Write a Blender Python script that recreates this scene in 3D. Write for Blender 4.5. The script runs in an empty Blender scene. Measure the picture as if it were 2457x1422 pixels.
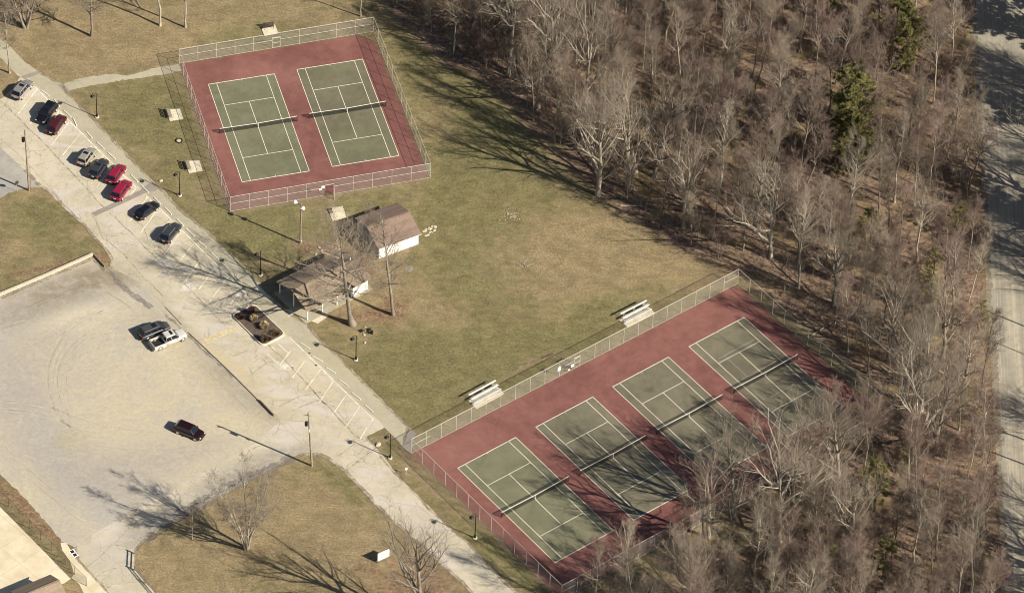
import bpy, math, random
import numpy as np
from mathutils import Vector, Matrix
R = math.radians
sc = bpy.context.scene
COL = sc.collection

# ------------------------------------------------------------------ camera
W0, H0 = 2457.0, 1422.0
FPX, PITCH, ROLL, DIST = 12356.288, 0.7714507, 0.0439334, 799.168
_f = np.array([0, math.cos(PITCH), -math.sin(PITCH)])
_u0 = np.array([0, math.sin(PITCH), math.cos(PITCH)])
_s0 = np.array([1.0, 0, 0])
CS = _s0*math.cos(ROLL) + _u0*math.sin(ROLL)
CU = -_s0*math.sin(ROLL) + _u0*math.cos(ROLL)
CC = -_f*DIST
cam_d = bpy.data.cameras.new('camera')
cam = bpy.data.objects.new('camera', cam_d)
COL.objects.link(cam)
cam_d.sensor_width = 36.0
cam_d.lens = FPX/W0*36.0
cam_d.clip_start = 10.0
cam_d.clip_end = 3000.0
M = Matrix(((CS[0], CU[0], -_f[0], CC[0]), (CS[1], CU[1], -_f[1], CC[1]), (CS[2], CU[2], -_f[2], CC[2]), (0, 0, 0, 1)))
cam.matrix_world = M
sc.camera = cam

def G(px, py, z=0.0):
    """surveyed position (metres) of a photograph point lying at height z"""
    d = _f + CS*(px-W0/2)/FPX - CU*(py-H0/2)/FPX
    t = (z-CC[2])/d[2]
    p = CC + d*t
    return (float(p[0]), float(p[1]))
def PX(x, y, z=0.0):
    v = np.array([x, y, z])-CC
    q = v@_f
    return W0/2+FPX*(v@CS)/q, H0/2-FPX*(v@CU)/q

# ------------------------------------------------------------------ light
SUN_EL, SUN_AZ = R(35.4), R(-28.2)      # azimuth counter-clockwise from +x
w = bpy.data.worlds.new('World'); sc.world = w; w.use_nodes = True
nt = w.node_tree; nt.nodes.clear()
sky = nt.nodes.new('ShaderNodeTexSky'); sky.sky_type = 'NISHITA'; sky.sun_disc = False
sky.sun_elevation = SUN_EL
sky.sun_rotation = math.pi/2 - SUN_AZ   # clockwise from +y
sky.altitude = 200; sky.air_density = 1.0; sky.dust_density = 1.2; sky.ozone_density = 1.0
bg = nt.nodes.new('ShaderNodeBackground'); bg.inputs[1].default_value = 0.05
wo = nt.nodes.new('ShaderNodeOutputWorld')
nt.links.new(sky.outputs[0], bg.inputs[0]); nt.links.new(bg.outputs[0], wo.inputs[0])
sd = bpy.data.lights.new('sun', 'SUN'); sd.energy = 5.0; sd.angle = R(0.53); sd.color = (1.0, 0.93, 0.80)
so = bpy.data.objects.new('sun', sd); COL.objects.link(so)
sdir = Vector((math.cos(SUN_EL)*math.cos(SUN_AZ), math.cos(SUN_EL)*math.sin(SUN_AZ), math.sin(SUN_EL)))
so.rotation_euler = sdir.to_track_quat('Z', 'Y').to_euler()
so.location = sdir*200
sc.view_settings.view_transform = 'Standard'
sc.view_settings.look = 'None'
sc.view_settings.exposure = 0.52
sc.view_settings.gamma = 1.0
sc.render.engine = 'CYCLES'
sc.cycles.transparent_max_bounces = 12
sc.cycles.max_bounces = 5
sc.cycles.diffuse_bounces = 3
sc.cycles.filter_width = 1.0

# ------------------------------------------------------------------ helpers
def tag(o, label=None, cat=None, group=None, kind=None):
    if label: o['label'] = label
    if cat: o['category'] = cat
    if group: o['group'] = group
    if kind: o['kind'] = kind
    return o
def empty(name, loc, rz=0.0, label=None, cat=None, group=None):
    o = bpy.data.objects.new(name, None); COL.objects.link(o)
    o.location = (loc[0], loc[1], loc[2] if len(loc) > 2 else 0.0); o.rotation_euler = (0, 0, rz)
    o.empty_display_size = 0.3
    return tag(o, label, cat, group)
def children(o):
    return [c for c in bpy.data.objects if c.parent == o]
def copy_tree(o, kids, parent=None):
    """kids: precomputed dict object -> list of children"""
    c = o.copy(); COL.objects.link(c)
    if parent is not None: c.parent = parent
    for ch in kids.get(o.name, []):
        copy_tree(ch, kids, c)
    return c
def kidmap():
    d = {}
    for o in bpy.data.objects:
        if o.parent: d.setdefault(o.parent.name, []).append(o)
    return d

class MB:
    def __init__(s): s.v = []; s.f = []; s.uv = {}
    def add(s, vs, fs):
        n = len(s.v); s.v += [tuple(map(float, p)) for p in vs]; s.f += [tuple(n+i for i in f) for f in fs]; return s
    def box(s, c, size, rz=0.0, top=None):
        sx, sy, sz = size[0]/2, size[1]/2, size[2]/2
        tx, ty = (sx, sy) if top is None else (top[0]/2, top[1]/2)
        ca, sa = math.cos(rz), math.sin(rz)
        vs = []
        for (x, y, z) in [(-sx,-sy,-sz),(sx,-sy,-sz),(sx,sy,-sz),(-sx,sy,-sz),(-tx,-ty,sz),(tx,-ty,sz),(tx,ty,sz),(-tx,ty,sz)]:
            vs.append((c[0]+x*ca-y*sa, c[1]+x*sa+y*ca, c[2]+z))
        return s.add(vs, [(3,2,1,0),(4,5,6,7),(0,1,5,4),(1,2,6,5),(2,3,7,6),(3,0,4,7)])
    def beam(s, p0, p1, wd, ht):
        p0, p1 = Vector(p0), Vector(p1); d = (p1-p0)
        side = Vector((-d.y, d.x, 0)); side = side.normalized() if side.length > 1e-6 else Vector((1, 0, 0))
        up = d.normalized().cross(side)*-1
        a, b = side*wd/2, up*ht/2
        vs = [p+i*a+j*b for p in (p0, p1) for (i, j) in ((-1,-1),(1,-1),(1,1),(-1,1))]
        return s.add(vs, [(0,1,2,3),(7,6,5,4),(0,4,5,1),(1,5,6,2),(2,6,7,3),(3,7,4,0)])
    def tube(s, pts, rad, n=6, cap=True):
        pts = [Vector(p) for p in pts]
        if not hasattr(rad, '__len__'): rad = [rad]*len(pts)
        base = len(s.v); ref = None
        for i, p in enumerate(pts):
            t = (pts[min(i+1, len(pts)-1)]-pts[max(i-1, 0)]).normalized()
            a = t.orthogonal().normalized() if ref is None else (ref - t*ref.dot(t)).normalized()
            ref = a; b = t.cross(a)
            for k in range(n):
                an = 2*math.pi*k/n
                q = p + (a*math.cos(an)+b*math.sin(an))*rad[i]
                s.v.append((q.x, q.y, q.z))
        for i in range(len(pts)-1):
            for k in range(n):
                k2 = (k+1) % n
                s.f.append((base+i*n+k, base+i*n+k2, base+(i+1)*n+k2, base+(i+1)*n+k))
        if cap:
            s.f.append(tuple(base+k for k in reversed(range(n))))
            s.f.append(tuple(base+(len(pts)-1)*n+k for k in range(n)))
        return s
    def lathe(s, prof, c=(0, 0, 0), n=12, axis='z'):
        base = len(s.v)
        for (r, z) in prof:
            for k in range(n):
                a = 2*math.pi*k/n
                if axis == 'z': s.v.append((c[0]+r*math.cos(a), c[1]+r*math.sin(a), c[2]+z))
                else: s.v.append((c[0]+r*math.cos(a), c[1]+z, c[2]+r*math.sin(a)))
        for i in range(len(prof)-1):
            for k in range(n):
                k2 = (k+1) % n
                s.f.append((base+i*n+k, base+i*n+k2, base+(i+1)*n+k2, base+(i+1)*n+k))
        s.f.append(tuple(base+k for k in reversed(range(n))))
        s.f.append(tuple(base+(len(prof)-1)*n+k for k in range(n)))
        return s
    def quad(s, a, b, c, d, uv=None):
        n = len(s.v); s.v += [tuple(map(float, p)) for p in (a, b, c, d)]; s.f.append((n, n+1, n+2, n+3))
        if uv: s.uv[len(s.f)-1] = uv
        return s
    def prism(s, poly, z0, z1):
        n = len(poly); base = len(s.v)
        s.v += [(p[0], p[1], z0) for p in poly]+[(p[0], p[1], z1) for p in poly]
        s.f.append(tuple(base+i for i in reversed(range(n)))); s.f.append(tuple(base+n+i for i in range(n)))
        for i in range(n):
            j = (i+1) % n
            s.f.append((base+i, base+j, base+n+j, base+n+i))
        return s
    def build(s, name, mat, parent=None, smooth=False, bevel=0.0):
        me = bpy.data.meshes.new(name); me.from_pydata(s.v, [], s.f); 
        if s.uv:
            ul = me.uv_layers.new(name='UVMap')
            for pi, p in enumerate(me.polygons):
                if pi in s.uv:
                    for k, li in enumerate(p.loop_indices): ul.data[li].uv = s.uv[pi][k]
        me.update()
        if smooth: me.polygons.foreach_set('use_smooth', [True]*len(me.polygons))
        me.materials.append(mat)
        o = bpy.data.objects.new(name, me); COL.objects.link(o)
        if parent: o.parent = parent
        if bevel:
            m = o.modifiers.new('bevel', 'BEVEL'); m.width = bevel; m.segments = 2; m.limit_method = 'ANGLE'
        return o

# ------------------------------------------------------------------ materials
def newmat(name):
    m = bpy.data.materials.new(name); m.use_nodes = True
    n = m.node_tree; n.nodes.clear()
    out = n.nodes.new('ShaderNodeOutputMaterial'); b = n.nodes.new('ShaderNodeBsdfPrincipled')
    n.links.new(b.outputs[0], out.inputs[0])
    b.inputs['Specular IOR Level'].default_value = 0.3
    return m, n, b
class NT:
    """small node-building helper"""
    def __init__(s, n): s.n = n; s.co = None
    def coord(s):
        if s.co is None:
            g = s.n.nodes.new('ShaderNodeNewGeometry'); s.co = g.outputs['Position']
        return s.co
    def noise(s, scale, detail=3, rough=0.55, dist=0.0, vec=None, stretch=None, rot=0.0):
        v = vec or s.coord()
        if stretch:
            mp = s.n.nodes.new('ShaderNodeMapping'); mp.inputs['Scale'].default_value = stretch; mp.inputs['Rotation'].default_value = (0, 0, rot)
            mp.vector_type = 'TEXTURE' if False else 'POINT'
            s.n.links.new(v, mp.inputs[0]); v = mp.outputs[0]
        t = s.n.nodes.new('ShaderNodeTexNoise'); t.inputs['Scale'].default_value = scale; t.inputs['Detail'].default_value = detail
        t.inputs['Roughness'].default_value = rough; t.inputs['Distortion'].default_value = dist
        s.n.links.new(v, t.inputs['Vector']); return t.outputs['Fac']
    def ramp(s, fac, a, b, lo=0.0, hi=1.0):
        m = s.n.nodes.new('ShaderNodeMapRange'); m.inputs['From Min'].default_value = a; m.inputs['From Max'].default_value = b
        m.inputs['To Min'].default_value = lo; m.inputs['To Max'].default_value = hi; m.interpolation_type = 'SMOOTHSTEP'
        s.n.links.new(fac, m.inputs['Value']); return m.outputs[0]
    def math(s, op, a, b=None, clamp=False):
        m = s.n.nodes.new('ShaderNodeMath'); m.operation = op; m.use_clamp = clamp
        for i, x in enumerate((a, b)):
            if x is None: continue
            if isinstance(x, (int, float)): m.inputs[i].default_value = x
            else: s.n.links.new(x, m.inputs[i])
        return m.outputs[0]
    def mix(s, fac, a, b, mode='MIX'):
        m = s.n.nodes.new('ShaderNodeMix'); m.data_type = 'RGBA'; m.blend_type = mode
        for sock, x in ((m.inputs[0], fac), (m.inputs[6], a), (m.inputs[7], b)):
            if isinstance(x, (int, float)): sock.default_value = x
            elif isinstance(x, (tuple, list)): sock.default_value = (x[0], x[1], x[2], 1.0)
            else: s.n.links.new(x, sock)
        return m.outputs[2]
    def blob(s, px, py, rx, ry, ang=0.0, edge=0.5):
        """soft elliptical stain, centre and radii from the survey (m), with an irregular edge"""
        c = G(px, py)
        mp = s.n.nodes.new('ShaderNodeMapping'); mp.vector_type = 'TEXTURE'
        mp.inputs['Location'].default_value = (c[0], c[1], 0); mp.inputs['Rotation'].default_value = (0, 0, ang)
        mp.inputs['Scale'].default_value = (rx, ry, 1e6)
        s.n.links.new(s.coord(), mp.inputs[0])
        l = s.n.nodes.new('ShaderNodeVectorMath'); l.operation = 'LENGTH'; s.n.links.new(mp.outputs[0], l.inputs[0])
        return s.ramp(l.outputs['Value'], 1.0+edge*0.5, 1.0-edge)
    def attr(s, name):
        a = s.n.nodes.new('ShaderNodeAttribute'); a.attribute_name = name; return a
    def bump(s, h, bsdf, strength=0.3, dist=0.05):
        b = s.n.nodes.new('ShaderNodeBump'); b.inputs['Strength'].default_value = strength; b.inputs['Distance'].default_value = dist
        s.n.links.new(h, b.inputs['Height']); s.n.links.new(b.outputs[0], bsdf.inputs['Normal'])
def simple(name, col, rough=0.6, metal=0.0, var=0.12, scale=6.0, spec=0.3, coat=0.0):
    m, n, b = newmat(name); t = NT(n)
    tc = n.nodes.new('ShaderNodeTexCoord'); t.co = tc.outputs['Object']
    f = t.noise(scale, 4)
    lo = tuple(c*(1-var*1.6) for c in col); hi = tuple(min(1, c*(1+var)) for c in col)
    n.links.new(t.mix(t.ramp(f, 0.3, 0.7), lo, hi), b.inputs['Base Color'])
    b.inputs['Roughness'].default_value = rough; b.inputs['Metallic'].default_value = metal
    b.inputs['Specular IOR Level'].default_value = spec
    b.inputs['Coat Weight'].default_value = coat; b.inputs['Coat Roughness'].default_value = 0.06
    return m

def ground_mat():
    m, n, b = newmat('grass_ground'); t = NT(n)
    at = t.attr('zone'); sep = n.nodes.new('ShaderNodeSeparateColor'); n.links.new(at.outputs['Color'], sep.inputs[0])
    big = t.noise(0.11, 5, 0.62, 0.4); mid = t.noise(0.55, 5, 0.65, 0.3); fin = t.noise(3.2, 4, 0.7); vf = t.noise(9.0, 3, 0.7)
    streak = t.noise(0.8, 5, 0.7, 0.3, stretch=(0.6, 1.2, 1), rot=R(-25))
    g = t.math('ADD', sep.outputs[0], t.math('MULTIPLY', t.math('SUBTRACT', big, 0.5), 1.5))
    g = t.math('ADD', g, t.math('MULTIPLY', t.math('SUBTRACT', mid, 0.5), 1.7))
    g = t.math('ADD', g, t.math('MULTIPLY', t.math('SUBTRACT', streak, 0.5), 1.2))
    g = t.math('ADD', g, t.math('MULTIPLY', t.math('SUBTRACT', fin, 0.5), 1.0))
    gg = t.ramp(g, 0.02, 0.98)
    tan = t.mix(t.ramp(t.noise(3.0, 5, 0.75), 0.33, 0.67), (0.215, 0.162, 0.088), (0.330, 0.256, 0.150))
    grn = t.mix(t.ramp(t.noise(2.6, 5, 0.75), 0.33, 0.67), (0.138, 0.124, 0.055), (0.232, 0.200, 0.098))
    c = t.mix(gg, tan, grn)
    br = t.mix(t.ramp(t.noise(2.3, 5, 0.7), 0.35, 0.68), (0.15, 0.095, 0.055), (0.32, 0.215, 0.135))
    c = t.mix(t.ramp(t.math('ADD', sep.outputs[2], t.math('MULTIPLY', t.math('SUBTRACT', mid, 0.5), 1.4)), 0.3, 0.8), c, br)
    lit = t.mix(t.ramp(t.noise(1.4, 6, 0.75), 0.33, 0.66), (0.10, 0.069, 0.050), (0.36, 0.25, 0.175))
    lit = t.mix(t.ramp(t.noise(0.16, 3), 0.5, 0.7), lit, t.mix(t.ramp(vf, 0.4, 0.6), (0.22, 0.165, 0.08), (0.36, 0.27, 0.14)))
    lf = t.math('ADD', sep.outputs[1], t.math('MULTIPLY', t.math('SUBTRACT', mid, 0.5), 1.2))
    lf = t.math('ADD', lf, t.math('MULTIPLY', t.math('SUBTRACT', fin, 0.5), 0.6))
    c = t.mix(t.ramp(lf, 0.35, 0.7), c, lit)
    # fine tonal grain: tufts, dead leaves
    gr = t.ramp(vf, 0.28, 0.74, 0.78, 1.22)
    gr2 = t.ramp(fin, 0.3, 0.7, 0.82, 1.16)
    c = t.mix(1.0, c, t.math('MULTIPLY', gr, gr2), 'MULTIPLY')
    # mowing and wear: broad uneven tone
    c = t.mix(1.0, c, t.math('MULTIPLY', t.ramp(t.noise(0.33, 5, 0.7, 0.8), 0.33, 0.67, 0.84, 1.13), t.ramp(t.noise(0.9, 5, 0.75, 0.4, stretch=(0.45, 1.4, 1), rot=R(-28)), 0.33, 0.67, 0.88, 1.10)), 'MULTIPLY')
    spk = t.ramp(t.noise(14.0, 2, 0.5), 0.70, 0.76)
    c = t.mix(t.math('MULTIPLY', spk, 0.55), c, (0.52, 0.42, 0.27))
    n.links.new(c, b.inputs['Base Color']); b.inputs['Roughness'].default_value = 0.95; b.inputs['Specular IOR Level'].default_value = 0.1
    t.bump(vf, b, 0.5, 0.04)
    return m

def cracks(t, scale, width, wob=0.6):
    """irregular dark crack network; returns 0..1"""
    n = t.n
    nz = n.nodes.new('ShaderNodeTexNoise'); nz.inputs['Scale'].default_value = 0.9; nz.inputs['Detail'].default_value = 5; n.links.new(t.coord(), nz.inputs['Vector'])
    vm = n.nodes.new('ShaderNodeVectorMath'); vm.operation = 'MULTIPLY_ADD'
    n.links.new(nz.outputs['Color'], vm.inputs[0]); vm.inputs[1].default_value = (wob*2, wob*2, 0); n.links.new(t.coord(), vm.inputs[2])
    vo = n.nodes.new('ShaderNodeTexVoronoi'); vo.feature = 'DISTANCE_TO_EDGE'; vo.inputs['Scale'].default_value = scale
    vo.voronoi_dimensions = '2D'
    n.links.new(vm.outputs[0], vo.inputs['Vector'])
    return t.ramp(vo.outputs['Distance'], width*scale, width*scale*0.25)

def asphalt_mat(name, ca, cb, crack=0.6, stains=(), grain=0.16, patch=None, lanes=None):
    m, n, b = newmat(name); t = NT(n)
    big = t.noise(0.14, 4, 0.6, 0.5); mid = t.noise(0.9, 5, 0.65); fin = t.noise(7.0, 4, 0.75)
    c = t.mix(t.ramp(t.math('ADD', t.math('MULTIPLY', big, 0.6), t.math('MULTIPLY', mid, 0.4)), 0.36, 0.64), ca, cb)
    if patch: c = t.mix(t.ramp(t.noise(0.22, 3, 0.5, 0.8, stretch=(0.6, 1.5, 1), rot=R(45)), 0.5, 0.66), c, patch)
    for (px, py, rx, ry, a, col, amt) in stains:
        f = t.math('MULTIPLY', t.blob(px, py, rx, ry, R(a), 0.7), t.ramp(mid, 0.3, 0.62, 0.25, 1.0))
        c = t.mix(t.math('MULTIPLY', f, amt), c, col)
    if crack:
        k = cracks(t, 0.26, 0.10, 0.9); k2 = cracks(t, 0.75, 0.055, 0.5)
        msk = t.ramp(t.noise(0.16, 2), 0.44, 0.62); msk2 = t.ramp(t.noise(0.3, 2), 0.50, 0.66)
        kk = t.math('MAXIMUM', t.math('MULTIPLY', k, t.ramp(msk, 0, 1, 0.35, 1.0)), t.math('MULTIPLY', k2, msk2))
        c = t.mix(t.math('MULTIPLY', kk, crack), c, tuple(x*0.55 for x in ca))
    if lanes is not None:
        s = t.noise(1.0, 4, 0.7, stretch=(2.2, 0.02, 1), rot=R(lanes)); c = t.mix(1.0, c, t.ramp(s, 0.35, 0.65, 0.87, 1.11), 'MULTIPLY')
    c = t.mix(1.0, c, t.ramp(fin, 0.3, 0.7, 1-grain, 1+grain*0.7), 'MULTIPLY')
    n.links.new(c, b.inputs['Base Color']); b.inputs['Roughness'].default_value = 0.9; b.inputs['Specular IOR Level'].default_value = 0.2
    t.bump(fin, b, 0.35, 0.02)
    return m

def lot_mat():
    m, n, b = newmat('gravel_lot'); t = NT(n)
    big = t.noise(0.07, 4, 0.6, 0.6); mid = t.noise(0.5, 5, 0.68, 0.3); fin = t.noise(6.0, 4, 0.8)
    grey = (0.42, 0.385, 0.335); tan = (0.49, 0.43, 0.32); pale = (0.57, 0.505, 0.38)
    c = t.mix(t.ramp(t.math('ADD', t.math('MULTIPLY', big, 0.65), t.math('MULTIPLY', mid, 0.35)), 0.38, 0.6), grey, tan)
    # vehicle tracks: streaks that follow circles round two turning points
    for (px, py, fr, amt, r0, r1) in ((315, 900, 1.7, 0.75, 8, 17), (60, 760, 1.5, 0.45, 10, 34), (420, 1050, 1.8, 0.5, 12, 34)):
        cc = G(px, py)
        mp = n.nodes.new('ShaderNodeMapping'); mp.inputs['Location'].default_value = (-cc[0], -cc[1], 0); n.links.new(t.coord(), mp.inputs[0])
        nz = n.nodes.new('ShaderNodeTexNoise'); nz.inputs['Scale'].default_value = 0.035; nz.inputs['Detail'].default_value = 0; n.links.new(t.coord(), nz.inputs['Vector'])
        ad = n.nodes.new('ShaderNodeVectorMath'); ad.operation = 'MULTIPLY_ADD'; n.links.new(nz.outputs['Color'], ad.inputs[0]); ad.inputs[1].default_value = (6, 6, 0); n.links.new(mp.outputs[0], ad.inputs[2])
        sx = n.nodes.new('ShaderNodeSeparateXYZ'); n.links.new(ad.outputs[0], sx.inputs[0])
        rad = t.math('SQRT', t.math('ADD', t.math('MULTIPLY', sx.outputs[0], sx.outputs[0]), t.math('MULTIPLY', sx.outputs[1], sx.outputs[1])))
        ang = t.math('ARCTAN2', sx.outputs[1], sx.outputs[0])
        cm = n.nodes.new('ShaderNodeCombineXYZ'); n.links.new(rad, cm.inputs[0]); n.links.new(t.math('MULTIPLY', ang, 0.7), cm.inputs[1])
        s = t.noise(fr, 4, 0.7, 0.0, vec=cm.outputs[0])
        band = t.math('MULTIPLY', t.math('MULTIPLY', t.ramp(rad, r0, r0+3), t.ramp(rad, r1, r1-6)), t.ramp(t.noise(0.12, 3), 0.4, 0.62, 0.05, 1.0))
        up = t.math('MULTIPLY', t.math('MULTIPLY', t.ramp(s, 0.5, 0.66), band), amt)
        dn = t.math('MULTIPLY', t.math('MULTIPLY', t.ramp(s, 0.5, 0.34), band), amt*0.45)
        c = t.mix(up, c, pale); c = t.mix(dn, c, (0.40, 0.335, 0.25))
    dk = (0.27, 0.225, 0.165); gy = (0.36, 0.32, 0.285); yl = (0.53, 0.455, 0.31)
    for (px, py, rx, ry, a, col, amt) in ((170, 690, 12, 3.6, 22, dk, 0.95), (255, 662, 6, 3.0, 10, dk, 0.9), (60, 755, 9, 2.6, 22, (0.32,0.28,0.22), 0.9), (560, 915, 11, 4.2, -50, (0.33,0.285,0.22), 0.95), (640, 985, 3, 2, -50, (0.33,0.285,0.22), 0.8),
            (80, 880, 9, 6, 0, gy, 0.6), (150, 1100, 14, 7, -40, gy, 0.7), (330, 1120, 13, 5, 25, gy, 0.7), (30, 960, 8, 5, 0, gy, 0.7), (90, 800, 6, 4, 0, gy, .5), (560, 1010, 5, 3, 0, yl, .6), (200, 760, 8, 3, 20, (0.60,0.54,0.42), .5), (300, 960, 11, 7, 0, yl, 0.5), (480, 940, 9, 5, -40, yl, 0.5),
            (330, 1170, 4, 2, 20, gy, 0.4), (370, 850, 9, 6, 0, yl, 0.45), (390, 790, 7, 4, -30, (0.36,0.31,0.235), 0.55), (170, 1060, 2.5, 2.5, 0, (0.40,0.36,0.2), 0.5), (480, 1075, 6, 1.8, 25, gy, 0.4)):
        f = t.math('MULTIPLY', t.blob(px, py, rx, ry, R(a), 0.8), t.ramp(mid, 0.3, 0.6, 0.2, 1.0))
        c = t.mix(t.math('MULTIPLY', f, amt), c, col)
    st = t.noise(1.6, 6, 0.75, 0.3)
    c = t.mix(1.0, c, t.ramp(st, 0.3, 0.7, 0.90, 1.09), 'MULTIPLY')
    c = t.mix(1.0, c, t.ramp(fin, 0.3, 0.7, 0.90, 1.08), 'MULTIPLY')
    n.links.new(c, b.inputs['Base Color']); b.inputs['Roughness'].default_value = 0.95; b.inputs['Specular IOR Level'].default_value = 0.1
    t.bump(t.math('ADD', fin, mid), b, 0.4, 0.03)
    return m

def court_mat(name, ca, cb, stains=()):
    m, n, b = newmat(name); t = NT(n)
    big = t.noise(0.10, 4, 0.6, 0.8); mid = t.noise(0.8, 5, 0.65); fin = t.noise(8.0, 3, 0.7)
    c = t.mix(t.ramp(t.math('ADD', t.math('MULTIPLY', big, 0.7), t.math('MULTIPLY', mid, 0.3)), 0.36, 0.62), ca, cb)
    for (px, py, rx, ry, a, col, amt) in stains:
        c = t.mix(t.math('MULTIPLY', t.blob(px, py, rx, ry, R(a), 0.8), amt), c, col)
    c = t.mix(1.0, c, t.ramp(t.noise(0.3, 6, 0.72, 1.0), 0.34, 0.66, 0.90, 1.08), 'MULTIPLY')
    pud = t.ramp(t.noise(0.20, 4, 0.6, 1.2), 0.60, 0.66); c = t.mix(t.math('MULTIPLY', pud, 0.14), c, tuple(x*0.55 for x in ca))
    c = t.mix(t.math('MULTIPLY', t.ramp(t.noise(2.4, 3, 0.7), 0.66, 0.74), 0.25), c, (0.30, 0.24, 0.16))
    k = cracks(t, 0.06, 0.05, 0.6)
    c = t.mix(t.math('MULTIPLY', k, 0.18), c, tuple(x*0.6 for x in ca))
    c = t.mix(1.0, c, t.ramp(fin, 0.3, 0.7, 0.93, 1.06), 'MULTIPLY')
    n.links.new(c, b.inputs['Base Color']); b.inputs['Roughness'].default_value = 0.85; b.inputs['Specular IOR Level'].default_value = 0.2
    return m

def link_mat(name, col, pitch, wr, diag=True, metal=0.0):
    m, n, b = newmat(name); t = NT(n)
    uv = n.nodes.new('ShaderNodeTexCoord'); sx = n.nodes.new('ShaderNodeSeparateXYZ'); n.links.new(uv.outputs['UV'], sx.inputs[0])
    u, v = sx.outputs[0], sx.outputs[1]
    if diag: p, q = t.math('ADD', u, v), t.math('SUBTRACT', u, v)
    else: p, q = u, v
    def line(x): return t.math('LESS_THAN', t.math('FRACT', t.math('DIVIDE', t.math('ADD', x, 500.0), pitch)), wr)
    # seen from hundreds of metres the woven wire is only its share of the area
    msk = t.math('ADD', 2*wr-wr*wr, t.math('MULTIPLY', t.math('SUBTRACT', t.noise(0.8, 2), 0.5), 0.06))
    b.inputs['Base Color'].default_value = (*col, 1); b.inputs['Roughness'].default_value = 0.45; b.inputs['Metallic'].default_value = metal
    tr = n.nodes.new('ShaderNodeBsdfTransparent'); mx = n.nodes.new('ShaderNodeMixShader')
    n.links.new(msk, mx.inputs[0]); n.links.new(tr.outputs[0], mx.inputs[1]); n.links.new(b.outputs[0], mx.inputs[2])
    n.links.new(mx.outputs[0], [x for x in n.nodes if x.type == 'OUTPUT_MATERIAL'][0].inputs[0])
    return m

def track_mat(name, col, cover):
    m, n, b = newmat(name); t = NT(n)
    b.inputs['Base Color'].default_value = (*col, 1); b.inputs['Roughness'].default_value = .95
    f = t.ramp(t.math('ADD', t.math('MULTIPLY', t.noise(0.5, 3), .5), t.math('MULTIPLY', t.noise(3.5, 4, .7), .5)), .36, .64, 0.0, cover)
    tr = n.nodes.new('ShaderNodeBsdfTransparent'); mx = n.nodes.new('ShaderNodeMixShader')
    n.links.new(f, mx.inputs[0]); n.links.new(tr.outputs[0], mx.inputs[1]); n.links.new(b.outputs[0], mx.inputs[2])
    n.links.new(mx.outputs[0], [x for x in n.nodes if x.type == 'OUTPUT_MATERIAL'][0].inputs[0])
    return m

def shingle_mat(name, col):
    m, n, b = newmat(name); t = NT(n)
    tc = n.nodes.new('ShaderNodeTexCoord'); t.co = tc.outputs['Object']
    br = n.nodes.new('ShaderNodeTexBrick'); br.inputs['Scale'].default_value = 1.0; br.inputs['Brick Width'].default_value = 0.32; br.inputs['Row Height'].default_value = 0.14
    br.inputs['Mortar Size'].default_value = 0.008; br.inputs['Color1'].default_value = (*col, 1); br.inputs['Color2'].default_value = (*[c*0.86 for c in col], 1); br.inputs['Mortar'].default_value = (*[c*0.55 for c in col], 1)
    n.links.new(t.co, br.inputs['Vector'])
    c = t.mix(1.0, br.outputs[0], t.ramp(t.noise(0.9, 4, 0.6, stretch=(0.3, 1.6, 1)), 0.3, 0.7, 0.88, 1.1), 'MULTIPLY')
    c = t.mix(1.0, c, t.ramp(t.noise(7, 3, 0.7), 0.3, 0.7, 0.9, 1.08), 'MULTIPLY')
    n.links.new(c, b.inputs['Base Color']); b.inputs['Roughness'].default_value = 0.9
    return m
def bark_mat(name, col, tw=False):
    m, n, b = newmat(name); t = NT(n)
    tc = n.nodes.new('ShaderNodeTexCoord'); t.co = tc.outputs['Object']
    oi = n.nodes.new('ShaderNodeObjectInfo')
    f = t.noise(2.2, 4, 0.7, stretch=(1, 1, 0.3))
    c = t.mix(t.ramp(f, 0.3, 0.7), tuple(x*0.62 for x in col), tuple(min(1, x*1.2) for x in col))
    c = t.mix(1.0, c, t.ramp(oi.outputs['Random'], 0, 1, 0.78, 1.18), 'MULTIPLY')
    n.links.new(c, b.inputs['Base Color']); b.inputs['Roughness'].default_value = 0.9; b.inputs['Specular IOR Level'].default_value = 0.15
    return m

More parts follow.
